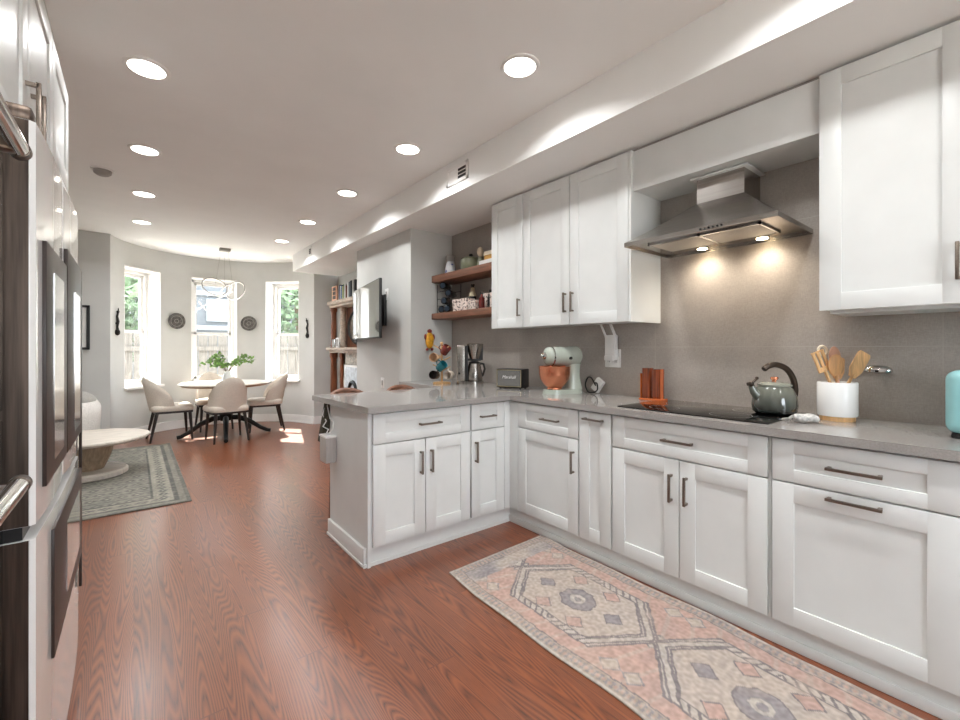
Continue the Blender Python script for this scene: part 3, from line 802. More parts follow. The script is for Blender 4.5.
def sculpture(a, z0, z1, label, mirror=1):
    p, n = onbow(a, z0, .02); u = Vector((-n.y, n.x, 0)) * mirror
    g = thing('wall_sculpture', p, label, 'wall sculpture', 'slim dark wall figures')
    H_ = z1 - z0
    mb = MB()
    pts = [(0, .0), (.012, .12), (-.004, .3), (.014, .5), (-.01, .68), (.016, .84), (.03, 1.0)]
    mb.tube([p + u * a_ + Vector((0, 0, H_ * b_)) for a_, b_ in pts], [.012, .018, .013, .018, .013, .012, .005], 8)
    mb.ball(p + Vector((0, 0, H_ * .1)), .03, 2, (1, 1, 1.5)); mb.ball(p + u * .014 + Vector((0, 0, H_ * .86)), .018)
    mb.build('figure', M['iron'], g)
    MB().box(p - Vector((.006, .006, 0)) - n * .02 + Vector((0, 0, H_ * .4)), p + Vector((.006, .006, H_ * .46)) + n * .005).build('hanger', M['iron'], g)
sculpture(160.0, 1.43, 1.79, 'slim dark abstract figure on the wall left of the left window')
sculpture(19.2, 1.43, 1.76, 'slim dark abstract figure on the wall right of the right window', -1)
g = thing('framed_picture', (-.7, YR, 1.23), 'black framed picture with white mat on the wall left of the bow', 'picture')
MB().box((-.93, YR - .03, 1.235), (-.90, YR - .001, 1.792)).box((-.462, YR - .03, 1.235), (-.43, YR - .001, 1.792)).box((-.93, YR - .03, 1.235), (-.43, YR - .001, 1.265)).box((-.93, YR - .03, 1.762), (-.43, YR - .001, 1.792)).build('frame', M['black'], g)
MB().box((-.905, YR - .012, 1.26), (-.455, YR - .002, 1.767)).build('print', M['canvas'], g)

# ================================================================== TV ON THE CHIMNEY WALL
tv = thing('television', (2.06, 4.7, 1.36), 'flat television tilted out from the wall on a swing arm', 'television')
a_, b_ = Vector((1.95, 4.105, 0)), Vector((2.165, 5.30, 0))
t_ = (b_ - a_).normalized(); n_ = Vector((-t_.y, t_.x, 0))   # faces -X side
Wd = (b_ - a_).length
Mt = Matrix(((t_.x, n_.x, 0, a_.x), (t_.y, n_.y, 0, a_.y), (0, 0, 1, 0), (0, 0, 0, 1)))
s_ = MB().box((0, -.028, 1.356), (Wd, 0, 1.968), .004).xf(Mt).build('casing', M['black'], tv)
MB().box((.008, -.001, 1.372), (Wd - .008, .0015, 1.960)).xf(Mt).build('screen', M['tv'], s_)
MB().box((.25, -.06, 1.45), (Wd - .25, -.02, 1.78), .01).xf(Mt).build('rear_housing', M['black'], tv)
m = MB().box((XT - .03, 4.45, 1.50), (XT - .001, 4.75, 1.85), .004).build('wall_bracket', M['black'], tv)
MB().tube([(XT - .025, 4.6, 1.67), (2.14, 4.72, 1.67), (2.11, 4.66, 1.67)], .02, 8).build('swing_arm', M['black'], m)
def wall_plate(y, z, h, w, label, kind):
    g = thing('wall_switch' if kind == 'switch' else 'wall_outlet', (XT, y, z), label, kind)
    MB().box((XT - .007, y - w / 2, z - h / 2), (XT, y + w / 2, z + h / 2), .002).build('cover_plate', M['plastic_w'], g)
    MB().box((XT - .011, y - .012, z - .03), (XT - .006, y + .012, z + .03), .001).build('rocker' if kind == 'switch' else 'socket', M['smokegrey'], g)
wall_plate(4.45, 1.85, .125, .08, 'small white wall switch on the chimney wall beside the television', 'switch')
wall_plate(4.55, .865, .115, .075, 'small white outlet on the chimney wall just above the counter edge', 'outlet')

# ================================================================== FIREPLACE MANTEL
mt = thing('fireplace_mantel', (2.62, 6.4, 0), 'tall carved wooden fireplace mantel with shelves and columns beyond the television', 'mantel')
my0, my1 = 5.55, 7.12
XB = XF - .001
MB().box((2.47, my0 - .03, 1.945), (XB, my1 + .02, 2.005), .006).box((2.50, my0, 1.905), (XB, my1, 1.945), .006).build('top_shelf', M['mantelgrey'], mt)
MB().box((2.455, my0 - .03, 1.222), (XB, my1 + .03, 1.266), .006).box((2.50, my0, 1.18), (XB, my1, 1.222), .006).build('middle_shelf', M['mantelgrey'], mt)
MB().box((2.70, my0 + .02, 1.26), (XB, my1 - .02, 1.91)).build('overmantel_panel', M['mantelwood'], mt)
for y in (my1 - .06, my1 - .27, my0 + .06, my0 + .27):
    x = 2.555 if y in (my1 - .06, my0 + .06) else 2.63
    MB().lathe([(0, 1.266), (.056, 1.266), (.056, 1.30), (.042, 1.32), (.047, 1.5), (.041, 1.82), (.044, 1.84), (.056, 1.86), (.056, 1.906), (0, 1.906)], (x, y, 0), 20).build('upper_column', M['mantelwood'] if x < 2.6 else M['mantelgrey'], mt)
    MB().lathe([(0, 0), (.065, 0), (.065, .12), (.05, .15), (.054, .6), (.048, 1.08), (.064, 1.12), (.064, 1.181), (0, 1.181)], (x, y, 0), 20).build('lower_column', M['mantelwood'], mt)
pts = [(2.69, 6.33 + .44 * math.cos(2 * math.pi * k / 40), 1.585 + .27 * math.sin(2 * math.pi * k / 40)) for k in range(40)]
mf = MB().tube(pts, .02, 8, True).build('mirror_frame', M['iron'], mt)
MB().prism([(p[1], p[2]) for p in pts], 2.687, 2.697, Matrix(((0, 0, 1, 0), (1, 0, 0, 0), (0, 1, 0, 0), (0, 0, 0, 1)))).build('mirror', M['chrome'], mf)
MB().box((2.60, my0 + .36, .0), (XB, my0 + .44, 1.18)).box((2.60, my1 - .44, 0), (XB, my1 - .36, 1.18)).box((2.60, my0 + .36, .80), (XB, my1 - .36, 1.18)).build('ornate_surround', M['insert'], mt)
MB().box((2.66, my0 + .44, 0), (XB, my1 - .44, .80)).build('firebox', M['black'], mt)
# things on the mantel
def book(x0, y, w, d, h, rgb, z, label, group):
    g = thing('book', (x0 + d / 2, y, z), label, 'book', group)
    MB().box((x0, y - w / 2, z), (x0 + d, y - w / 2 + .003, z + h)).box((x0, y + w / 2 - .003, z), (x0 + d, y + w / 2, z + h)).box((x0, y - w / 2, z), (x0 + .003, y + w / 2, z + h)).build('cover', cmat(rgb), g)
    MB().box((x0 + .003, y - w / 2 + .003, z + .003), (x0 + d - .004, y + w / 2 - .003, z + h - .004)).build('pages', M['cream'], g)
zt = 2.005
bk = [((62, 74, 122), 'dark blue', .045, .235), ((206, 206, 202), 'white', .03, .22), ((46, 92, 140), 'mid blue', .05, .215), ((222, 214, 120), 'pale yellow', .03, .205), ((70, 120, 84), 'green', .03, .23), ((212, 208, 200), 'off-white', .06, .23), ((120, 64, 48), 'rust red', .03, .2), ((226, 226, 222), 'pure white', .05, .235), ((90, 100, 104), 'slate grey', .05, .24), ((36, 44, 52), 'charcoal', .05, .25), ((198, 200, 196), 'silver grey', .06, .24), ((40, 38, 38), 'black', .055, .25)]
y = 6.73
for i, (c, nm, w, hh) in enumerate(bk):
    pos = 'left' if i < 4 else ('middle' if i < 8 else 'right')
    book(2.52, y - w / 2, w, .15, hh, c, zt, nm + ' book standing on the mantel top, ' + ('in the left half' if i < 6 else 'in the right half') + ' of the row', 'books on the mantel top')
    y -= w + (.03 if i in (6, 9) else .003)
g = thing('photo_frame', (2.53, 6.92, zt), 'upright photo frame with dark pictures at the left end of the mantel top', 'photo frame')
MB().box((2.505, 6.80, zt), (2.525, 7.02, zt + .235), .003).build('frame', cmat((214, 160, 130)), g)
for k in range(3): MB().box((2.503, 6.845, zt + .03 + k * .066), (2.5055, 6.975, zt + .082 + k * .066)).build('picture', cmat((60, 44, 40)), g)
MB().box((2.525, 6.90, zt), (2.56, 6.92, zt + .1)).build('stand', M['black'], g)
zt = 1.266
for i, (y, hh, w, lab) in enumerate(((6.95, .13, .12, 'small silver photo frame at the left end of the middle mantel shelf'), (6.78, .15, .13, 'white photo frame second from the left on the middle mantel shelf'))):
    g = thing('photo_frame', (2.53, y, zt), lab, 'photo frame')
    MB().box((2.505, y - w / 2, zt), (2.52, y + w / 2, zt + hh), .002).build('frame', M['chrome'] if i == 0 else M['plastic_w'], g)
    MB().box((2.5035, y - w / 2 + .02, zt + .02), (2.5055, y + w / 2 - .02, zt + hh - .02)).build('picture', M['smokegrey'], g)
    MB().box((2.52, y - .01, zt), (2.55, y + .01, zt + .08)).build('stand', M['black'], g)
g = thing('globe_ornament', (2.56, 6.05, zt), 'dark round ornament with gold top on the middle mantel shelf', 'ornament')
MB().lathe([(0, 0), (.03, 0), (.02, .02), (.05, .05), (.06, .09), (.045, .13), (.015, .15), (0, .15)], (2.56, 6.05, zt), 20).build('body', M['black'], g)
MB().ball((2.56, 6.05, zt + .16), .02).build('finial', M['gold'], g)
# picture and fan leaning by the firebox
g = thing('leaning_print', (2.55, 6.2, 0), 'pale blue and white print leaning in front of the fireplace', 'picture')
MB().box((2.555, 5.75, .0), (2.585, 6.62, 1.0), .003).build('frame', M['plastic_w'], g)
MB().box((2.552, 5.79, .56), (2.556, 6.58, .97)).build('upper_print', M['blueprint'], g)
MB().box((2.552, 5.79, .06), (2.556, 6.58, .54)).build('lower_print', cmat((120, 134, 146)), g)
pts = [(2.548, 6.26 + .13 * math.cos(R(a)), .62 + .13 * math.sin(R(a))) for a in range(0, 181, 12)]
MB().tube(pts, .03, 8).build('painted_arch', M['black'], g)

# ================================================================== DINING AREA
def soft(o, levels=1):
    m_ = o.modifiers.new('sub', 'SUBSURF'); m_.levels = levels; m_.render_levels = levels; return o
def make_chair():
    g = thing('dining_chair', (0, 0, 0), 'x', 'chair', 'upholstered dining chairs around the table')
    # local: faces +Y, back at -Y
    def seat_xy(t):
        a = 2 * math.pi * t
        c, s = math.cos(a), math.sin(a); p = .34
        x = .248 * math.copysign(abs(c) ** p, c); y = .238 * math.copysign(abs(s) ** p, s)
        x *= 1.0 + .10 * y / .235
        return x, y
    N = 40
    prof = [(.0, .405), (.97, .405), (1.0, .42), (1.0, .445), (.97, .468), (.88, .480), (.5, .487), (.0, .488)]
    def f(u, v):
        k = v * (len(prof) - 1); i = int(min(k, len(prof) - 2)); fr_ = k - i
        sc_ = prof[i][0] * (1 - fr_) + prof[i + 1][0] * fr_; z = prof[i][1] * (1 - fr_) + prof[i + 1][1] * fr_
        x, y = seat_xy(u); return (x * sc_, y * sc_ + .01, z)
    MB().grid(f, N, len(prof), True).build('seat', M['fabric'], g, 60)
    # curved shell back: a U in plan, arc plus short straight arms
    def plan(q):
        r0 = .218
        La, Ls = r0 * R(80), .06
        d = q * (La + Ls); sg = 1 if d >= 0 else -1; d = abs(d)
        if d <= La:
            a = d / r0; return sg * r0 * math.sin(a), .01 - r0 * math.cos(a), sg * math.sin(a), -math.cos(a)
        a = R(80); e = d - La
        return sg * (r0 * math.sin(a) + e * math.cos(a)), .01 - r0 * math.cos(a) + e * math.sin(a), sg * math.sin(a), -math.cos(a)
    def fb(u, v):
        q = 2 * u - 1
        n = 9; lv = v * 2 * n; inner_ = lv > n
        h = max(0, min(1, (lv / n) if not inner_ else (2 - lv / n)))
        x, y, nx, ny = plan(q)
        hh = (1 - abs(q) ** 1.7) ** .62 if abs(q) < 1 else 0.0
        top = .455 + .415 * hh
        zb = .405 + .05 * max(0.0, min(1.0, (abs(q) - .5) * 3.5))
        z = zb + (top - zb) * h
        th_ = .046 * (math.sqrt(max(0.0, 1 - (max(0, h - .86) / .14) ** 2)) if h > .86 else 1) * (1 - .55 * abs(q) ** 3)
        off = -th_ / 2 if inner_ else th_ / 2
        lean = .10 * ((z - .405) / .465) * max(0, -ny)
        return (x + nx * off, y + ny * off - lean, z)
    MB().grid(fb, 41, 19).build('backrest', M['fabric'], g, 60)
    MB().prism([(-.215, -.19), (.215, -.19), (.235, .23), (-.235, .23)], .375, .405).build('seat_frame', M['darkwood'], g)
    for sx in (-1, 1):
        MB().cyl((sx * .19, .2, .39), (sx * .215, .225, 0), .022, .012, 12).build('leg', M['darkwood'], g)
        MB().cyl((sx * .17, -.165, .39), (sx * .205, -.245, 0), .022, .012, 12).build('leg', M['darkwood'], g)
    return g
ch0 = make_chair()
tc = Vector((1.04, 7.20))
chairs = [((.40, 7.42), -86, 'beige upholstered dining chair left of the round table, seen from the side'),
          ((1.01, 6.86), 4, 'beige upholstered dining chair with its back to the camera in front of the round table'),
          ((1.60, 7.36), 82, 'beige upholstered dining chair right of the round table, below the right window'),
          ((.98, 7.93), 184, 'beige upholstered dining chair behind the round table, mostly hidden')]
for i, ((x, y), rz, lab) in enumerate(chairs):
    g = ch0 if i == 0 else copy_tree(ch0)
    g.location = (x, y, 0); g.rotation_euler = (0, 0, R(rz)); g['label'] = lab
g = thing('dining_table', (tc.x, tc.y, 0), 'round cream-topped dining table on a dark curved pedestal base', 'table')
MB().lathe([(0, .742), (.555, .742), (.575, .748), (.578, .757), (.57, .765), (0, .765)], (tc.x, tc.y, 0), 64).build('tabletop', M['tabletop'], g)
MB().lathe([(0, .715), (.50, .715), (.53, .722), (.552, .742), (0, .742)], (tc.x, tc.y, 0), 64).build('apron_edge', M['tableedge'], g)
MB().lathe([(0, .22), (.07, .22), (.085, .26), (.07, .34), (.055, .5), (.075, .64), (.16, .70), (.17, .716), (0, .716)], (tc.x, tc.y, 0), 24).build('pedestal', M['blackmetal'], g)
for k in range(4):
    a = R(-8 + 90 * k); d = Vector((math.cos(a), math.sin(a), 0))
    o = Vector((tc.x, tc.y, 0))
    pts = [o + d * .03 + Vector((0, 0, .26)), o + d * .16 + Vector((0, 0, .255)), o + d * .30 + Vector((0, 0, .19)), o + d * .44 + Vector((0, 0, .085)), o + d * .535 + Vector((0, 0, .034)), o + d * .58 + Vector((0, 0, .026))]
    MB().tube(pts, [.034, .038, .034, .028, .025, .026], 10).build('leg', M['blackmetal'], g)
# vase with branches
vx, vy, vz = tc.x + .02, tc.y + .02, .765
g = thing('vase_of_branches', (vx, vy, vz), 'vase of leafy green branches standing on the dining table', 'plant')
MB().lathe([(0, 0), (.05, 0), (.062, .03), (.06, .08), (.035, .13), (.03, .16), (.034, .165), (.026, .165), (.024, .13), (.05, .08), (.05, .03), (0, .01)], (vx, vy, vz), 28).build('vase', M['ceramic'], g)
vs, fs = [], []; st = MB()
random.seed(21)
for k in range(15):
    a = R(random.uniform(0, 360)); L = random.uniform(.18, .32)
    if k % 3 == 0: a = R(random.choice((0, 180)) + random.uniform(-25, 25)); L = .34
    d = Vector((math.cos(a), math.sin(a), 0)); up = random.uniform(.13, .30)
    p0 = Vector((vx, vy, vz + .12))
    pts = [p0, p0 + d * L * .3 + Vector((0, 0, up * .75)), p0 + d * L * .65 + Vector((0, 0, up * 1.05)), p0 + d * L + Vector((0, 0, up * .85))]
    st.tube(pts, [.003, .0025, .002, .0012], 5)
    for q in range(34):
        t2 = .30 + .70 * q / 33; kk = t2 * 3; i = min(2, int(kk)); p = pts[i].lerp(pts[i + 1], kk - i)
        ax = Vector((random.gauss(0, 1), random.gauss(0, 1), random.gauss(.3, .7))).normalized(); b = ax.orthogonal().normalized(); b = (b + ax.cross(b) * random.uniform(-1, 1)).normalized()
        s_ = random.uniform(.035, .06); m0 = p + ax * s_ * .5 + b.cross(ax) * .004
        i0 = len(vs); vs += [p, m0 + b * s_ * .28, p + ax * s_, m0 - b * s_ * .28]; fs += [(i0, i0 + 1, i0 + 2), (i0, i0 + 2, i0 + 3)]
st.build('stems', M['stem'], g)
f = MB().faces(vs, fs).build('foliage', M['leaf'], g); f['kind'] = 'stuff'

# ================================================================== LIVING AREA
def rug_mesh(name, W, L, nu, nv, colf, zf, mat, th_=.006):
    me = bpy.data.meshes.new(name); vs = []; fs = []; cs = []
    for j in range(nv):
        for i in range(nu):
            u = -W / 2 + W * i / (nu - 1); v = -L / 2 + L * j / (nv - 1)
            x, y, z = zf(u, v); vs.append((x, y, z)); cs.append(colf(u, v))
    for j in range(nv - 1):
        for i in range(nu - 1):
            k = j * nu + i; fs.append((k, k + 1, k + nu + 1, k + nu))
    # rim
    rim = [i for i in range(nu)] + [j * nu + nu - 1 for j in range(1, nv)] + [(nv - 1) * nu + i for i in range(nu - 2, -1, -1)] + [j * nu for j in range(nv - 2, 0, -1)]
    b0 = len(vs)
    for k in rim:
        vs.append((vs[k][0], vs[k][1], max(.0005, vs[k][2] - th_))); cs.append(tuple(c * .8 for c in cs[k]))
    n = len(rim)
    for k in range(n): fs.append((rim[(k + 1) % n], rim[k], b0 + k, b0 + (k + 1) % n))
    me.from_pydata(vs, [], fs); me.update()
    a = me.color_attributes.new('Col', 'FLOAT_COLOR', 'POINT')
    flat = []
    for c in cs: flat += [*lin(c), 1.0]
    a.data.foreach_set('color', flat)
    me.materials.append(mat)
    for p in me.polygons: p.use_smooth = True
    o = bpy.data.objects.new(name, me); col.objects.link(o); MAT[o.name] = Matrix(); return o
def nz(x, y, s): return noise.noise(Vector((x * s, y * s, s * .37)))
def mixc(a, b, t): t = max(0, min(1, t)); return tuple(a[i] * (1 - t) + b[i] * t for i in range(3))
M['rug'] = vcol_mat('woven_rug')

RW, RL = .765, 2.47
PINK, BEIGE, BLUE, PALE, DARK = (182, 149, 138), (182, 169, 159), (134, 130, 134), (184, 175, 167), (112, 107, 110)
def runner_col(u, v):
    w = nz(u, v, 9) ; wf = nz(u, v, 60); wm = nz(u, v, 24)
    uu = u + .006 * wm; dv = (RL / 2 - v) + .006 * nz(v, u, 22)     # distance from the far end
    edge = RW / 2 - abs(uu)
    de = min(edge, dv, RL - dv)
    if de < .012: c = PALE
    elif de < .062:
        c = (164, 152, 142)
        s = (v if edge < min(dv, RL - dv) else u)
        ph = (s / .052) % 1.0; q = (de - .037) / .02
        m_ = abs(abs(ph - .5) * 2 - .5) * 2
        if abs(q) < .9 and m_ + abs(q) * .6 > .85: c = BLUE
        if abs(q) < .35 and m_ < .3: c = PINK
    elif de < .068: c = DARK
    else:
        c = PINK
        k = round((dv - .625) / .82); vc = .625 + k * .82; dd = abs(dv - vc)
        ua = abs(uu)
        hexm = max(ua / .245, dd / .315 * .74 + ua / .245 * .42)
        if dv < .17:
            c = mixc(BLUE, PALE, .45 + .9 * w)
        elif hexm < 1.0:
            if hexm > .965: c = DARK
            elif hexm > .83:
                c = PALE
                zz = ((ua * 1.0 + dd * 1.3) / .05) % 1.0
                if abs(zz - .5) < .16: c = DARK
            elif hexm > .80: c = DARK
            else:
                c = BEIGE
                o_ = max(ua / .085, dd / .095, (ua / .085 + dd / .095) * .72)
                if o_ < 1: c = BLUE
                if .92 < o_ < 1.0: c = DARK
                if o_ < .42: c = PALE
                if o_ < .22: c = BLUE
                for (a0, b0) in ((.0, .205), (.15, .10)):
                    q = abs(ua - a0) / .05 + abs(dd - b0) / .055
                    if q < 1: c = PINK if a0 else BLUE
                    if .85 < q < 1: c = DARK
        else:
            for (a0, vv) in ((0, .41), ):
                q = abs(ua) / .06 + abs(dd - .41) / .065
                if q < 1: c = PALE
                if .8 < q < 1.05: c = DARK
                if q < .35: c = BLUE
            if ua > .2 and dd > .25:
                q = abs(ua - .26) / .045 + abs(dd - .36) / .05
                if q < 1: c = BEIGE
                if .8 < q < 1: c = BLUE
            # faded stripes
            if abs(((dv * 9 + ua * 3) % 1.0) - .5) < .08: c = mixc(c, BEIGE, .5)
    c = mixc(c, (178, 160, 148), .22 + .5 * max(0, w) + .25 * max(0, wm))
    c = mixc(c, BLUE, .22 * max(0, -w) + .1 * max(0, nz(v, u, 5)))
    f_ = 1 + .14 * wf
    return tuple(max(0, min(255, x * f_)) for x in c)
def runner_pos(u, v):
    z = .007 + .004 * max(0, nz(u * .6 + 4, v, 3.2))
    wob = .010 * math.sin(v * 5.1 + 1) + .006 * math.sin(v * 11)
    return (u + wob * (1 if u > 0 else .8), v + .055 * u, z)
o = rug_mesh('runner_rug', RW, RL, 150, 480, runner_col, runner_pos, M['rug'])
ctr = Vector((1.748, 2.028)) + Vector((-.0245, -1.0)) * RL / 2
o.location = (ctr.x, ctr.y, 0); o.rotation_euler = (0, 0, R(-1.4))
tag(o, 'faded pink and grey patterned runner rug on the floor before the range cabinets', 'rug')

GW, GL = 2.3, 2.75
def grey_col(u, v):
    w = nz(u, v, 4); wm = nz(u, v, 16); wf = nz(u, v, 55)
    de = min(GW / 2 - abs(u), GL / 2 - abs(v))
    c = (150, 146, 136)
    if de < .03: c = (106, 104, 98)
    elif de < .075: c = (138, 134, 124)
    elif de < .11: c = (88, 88, 86)
    elif de < .24:
        c = (168, 162, 148); s = v if GW / 2 - abs(u) < GL / 2 - abs(v) else u
        ph = (s / .11) % 1; q = (de - .175) / .05
        if abs(ph - .5) * 1.6 + abs(q) < .75: c = (100, 100, 98)
        if abs(ph - .5) * 1.6 + abs(q) < .28: c = (176, 170, 156)
    elif de < .265: c = (88, 88, 86)
    else:
        row = (v / .17); ph = row % 1
        if ph < .10: c = (104, 102, 98)
        else:
            q = abs(((u / .10 + (int(row) % 2) * .5) % 1) - .5) * 2; r_ = abs(ph - .55) * 2.2
            if q * .8 + r_ < .7: c = (108, 106, 102)
            if q * .8 + r_ < .3: c = (170, 164, 150)
    c = mixc(c, (160, 154, 142), .25 + .6 * max(0, wm) + .3 * max(0, w)); c = mixc(c, (104, 104, 100), .35 * max(0, -w))
    f_ = .9 + .14 * wf
    return tuple(max(0, min(255, x * f_)) for x in c)
o = rug_mesh('area_rug', GW, GL, 260, 310, grey_col, lambda u, v: (u, v, .009), M['rug'], .008)
o.location = (.375 - GW / 2, 4.275 + GL / 2, 0)
tag(o, 'grey distressed patterned area rug below the round coffee table', 'rug')

cx_, cy_ = -.35, 5.72
g = thing('coffee_table', (cx_, cy_, .009), 'round washed-wood coffee table on a turned pedestal, standing on the grey rug', 'table')
MB().lathe([(0, .34), (.40, .34), (.465, .35), (.485, .37), (.482, .385), (.46, .39), (0, .39)], (cx_, cy_, .0), 64).build('tabletop', M['travertine'], g)
MB().lathe([(0, .07), (.12, .07), (.135, .10), (.175, .20), (.20, .30), (.20, .34), (0, .34)], (cx_, cy_, 0), 40).build('pedestal', M['travertine_dk'], g)
MB().lathe([(0, .0095), (.29, .0095), (.31, .02), (.31, .055), (.295, .07), (.12, .075), (0, .075)], (cx_, cy_, 0), 48).build('base', M['travertine'], g)
# armchair
ax, ay = -.72, 6.62
g = thing('armchair', (ax, ay, .0095), 'rounded white upholstered armchair behind the coffee table at the left', 'armchair')
def fa(u, v):
    a = R(-60 + 300 * u); n = 8; lv = v * 2 * n; inn = lv > n; h = lv / n if not inn else 2 - lv / n
    top = .66 + .12 * max(0, math.cos(a - R(90)))
    z = .08 + (top - .08) * h; th_ = .10 * math.sqrt(max(0, 1 - max(0, (h - .75) / .25) ** 2)) if h > .75 else .10
    rr = .36 + (-th_ / 2 if inn else th_ / 2) + .03 * h
    return (ax + rr * math.cos(a), ay + rr * math.sin(a), z)
MB().grid(fa, 48, 17).build('shell_back', M['fabric_white'], g, 60)
MB().lathe([(0, .06), (.3, .06), (.32, .1), (.325, .36), (.30, .42), (0, .44)], (ax, ay - .02, 0), 36).build('seat', M['fabric_white'], g)
MB().ball((ax + .08, ay - .02, .52), .17, 3, (1, .45, .8)).build('cushion', M['cushion'], g, label='grey cushion')
for dx_, dy_ in ((-.22, -.2), (.22, -.2), (-.22, .2), (.22, .2)): MB().cyl((ax + dx_, ay + dy_, 0.0095), (ax + dx_, ay + dy_, .09), .018, .022, 12).build('leg', M['darkwood'], g)

# counter stools beyond the peninsula
def make_stool():
    g = thing('counter_stool', (0, 0, 0), 'x', 'stool', 'wooden counter stools behind the peninsula')
    # faces -Y (towards the counter), back at +Y
    MB().prism([(.165 * math.cos(R(a)), .14 * math.sin(R(a))) for a in range(0, 360, 12)], .63, .67).build('seat', M['fabric'], g)
    pts = [(.165 * math.sin(R(a)), .04 + .10 * math.cos(R(a)), .936 - .075 * (abs(a) / 70) ** 2) for a in range(-70, 71, 10)]
    mb = MB()
    for dz, rr in ((0, .018), (-.025, .02), (-.05, .02), (-.075, .016)): mb.tube([(p[0], p[1], p[2] + dz) for p in pts], rr, 8)
    mb.build('backrest', M['walnut'], g)
    for sx in (-1, 1):
        MB().cyl((sx * .12, .11, .65), (sx * .135, .105, .85), .014, seg=10).build('back_post', M['walnut'], g)
        for sy in (-1, 1): MB().cyl((sx * .11, sy * .10, .64), (sx * .125, sy * .115, 0), .018, .013, 10).build('leg', M['walnut'], g)
    MB().tube([(-.12, -.112, .2), (.12, -.112, .2), (.12, .112, .2), (-.12, .112, .2)], .01, 8, True).build('footrest', M['walnut'], g)
    return g
s0 = make_stool(); s0.location = (1.263, 3.10, 0); s0['label'] = 'wooden counter stool behind the peninsula near its free end, only the back top showing'
s1 = copy_tree(s0); s1.location = (1.715, 3.10, 0); s1['label'] = 'wooden counter stool behind the peninsula, the one nearer the chimney wall'

# ================================================================== ON THE PENINSULA END
g = thing('hanging_bin', (1.005, 2.97, .50), 'light grey ribbed plastic box hanging on the end of the peninsula', 'bin')
bx0, bx1, by0, by1 = .972, 1.041, 2.83, 2.95
mb = MB().box((bx0, by0, .505), (bx1, by1, .675), .006)
for k in range(6): mb.box((bx0 + .008 + k * .0125, by0 - .003, .512), (bx0 + .014 + k * .0125, by0 + .002, .668))
mb.build('box', M['plastic_g'], g)
MB().box((bx0 - .004, by0 - .004, .668), (bx1 + .002, by1 + .002, .682), .003).build('rim', M['plastic_w'], g)
o = MB().tube([(1.03, 2.985, .884), (1.005, 2.99, .80), (1.02, 2.96, .76), (.99, 2.94, .73), (1.02, 2.92, .71), (1.0, 2.90, .688)], .0045, 7).tube([(1.03, 2.985, .884), (1.034, 2.93, .78), (1.036, 2.87, .76), (1.03, 2.86, .72), (1.01, 2.89, .688)], .0035, 6).build('charging_cord', M['plastic_w'], None, origin=(1.0, 2.95, .69))
tag(o, 'tangled white cord rising from the grey box to the counter underside', 'cord')
o = MB().hull([(1.02, 2.975, .885), (1.06, 2.975, .885), (.985, 2.955, .62), (1.035, 2.955, .62), (.985, 3.03, .62), (1.05, 3.03, .62), (1.02, 3.0, .885), (1.07, 3.0, .885)]).build('cloth_bag', M['wovenbag'], None, origin=(1.02, 3.0, .62))
tag(o, 'dark cloth bag hanging under the counter overhang behind the grey box', 'bag')

# ================================================================== COUNTER OBJECTS
def local_thing(name, x, y, z, rz, label, cat, group=None):
    return thing(name, (x, y, z), label, cat, group, R(rz))
def loc(g): return MAT[g.name]
def smooth(pts, n=6):
    P = [Vector(p) for p in pts]; P = [P[0] * 2 - P[1]] + P + [P[-1] * 2 - P[-2]]; out = []
    for i in range(1, len(P) - 2):
        for k in range(n):
            t = k / n; a, b, c, d = P[i - 1], P[i], P[i + 1], P[i + 2]
            out.append(.5 * (2 * b + (c - a) * t + (2 * a - 5 * b + 4 * c - d) * t * t + (3 * b - a - 3 * c + d) * t ** 3))
    return out + [P[-2]]
def LB(g, mb): mb.xf(loc(g)); return mb

ckt = thing('cooktop', (2.41, 1.09, CT), 'flat black glass induction cooktop set on the grey countertop', 'cooktop')
MB().box((2.15, .712, CT + .0003), (2.655, 1.465, CT + .006), .002).build('glass_surface', M['blackglass'], ckt)
for (x, y, r_) in ((2.29, .92, .09), (2.29, 1.26, .075), (2.52, .92, .075), (2.52, 1.26, .1)):
    MB().lathe([(r_, CT + .0062), (r_ + .002, CT + .0062)], (x, y, 0), 40).build('burner_ring', M['smokegrey'], ckt)
ZC = CT + .0065
# kettle
kx, ky = 2.50, .80
g = local_thing('tea_kettle', kx, ky, ZC, -38, 'smoky grey-green enamel kettle standing on the cooktop', 'kettle')
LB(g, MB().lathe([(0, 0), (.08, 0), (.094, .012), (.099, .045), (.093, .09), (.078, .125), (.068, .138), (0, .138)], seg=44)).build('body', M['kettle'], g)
lid = LB(g, MB().lathe([(0, .137), (.073, .137), (.075, .146), (.056, .155), (0, .160)], seg=36)).build('lid', M['kettle_lid'], g)
LB(g, MB().lathe([(0, .158), (.009, .158), (.010, .166), (.018, .172), (.016, .182), (0, .184)], seg=20)).build('lid_knob', M['copper'], lid)
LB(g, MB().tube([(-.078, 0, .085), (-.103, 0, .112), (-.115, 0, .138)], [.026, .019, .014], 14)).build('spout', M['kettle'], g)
LB(g, MB().ball((-.117, 0, .148), .015).cyl((-.112, 0, .152), (-.088, 0, .174), .006).ball((-.088, 0, .176), .009).cyl((-.117, 0, .148), (-.134, 0, .146), .009)).build('whistle', M['bronze'], g)
LB(g, MB().tube(smooth([(-.055, 0, .218), (-.03, 0, .236), (.01, 0, .243), (.06, 0, .222), (.092, 0, .175), (.103, 0, .12), (.099, 0, .075)]), [.011] + [.0145] * 34 + [.013, .011], 12)).build('handle', M['bronze'], g)
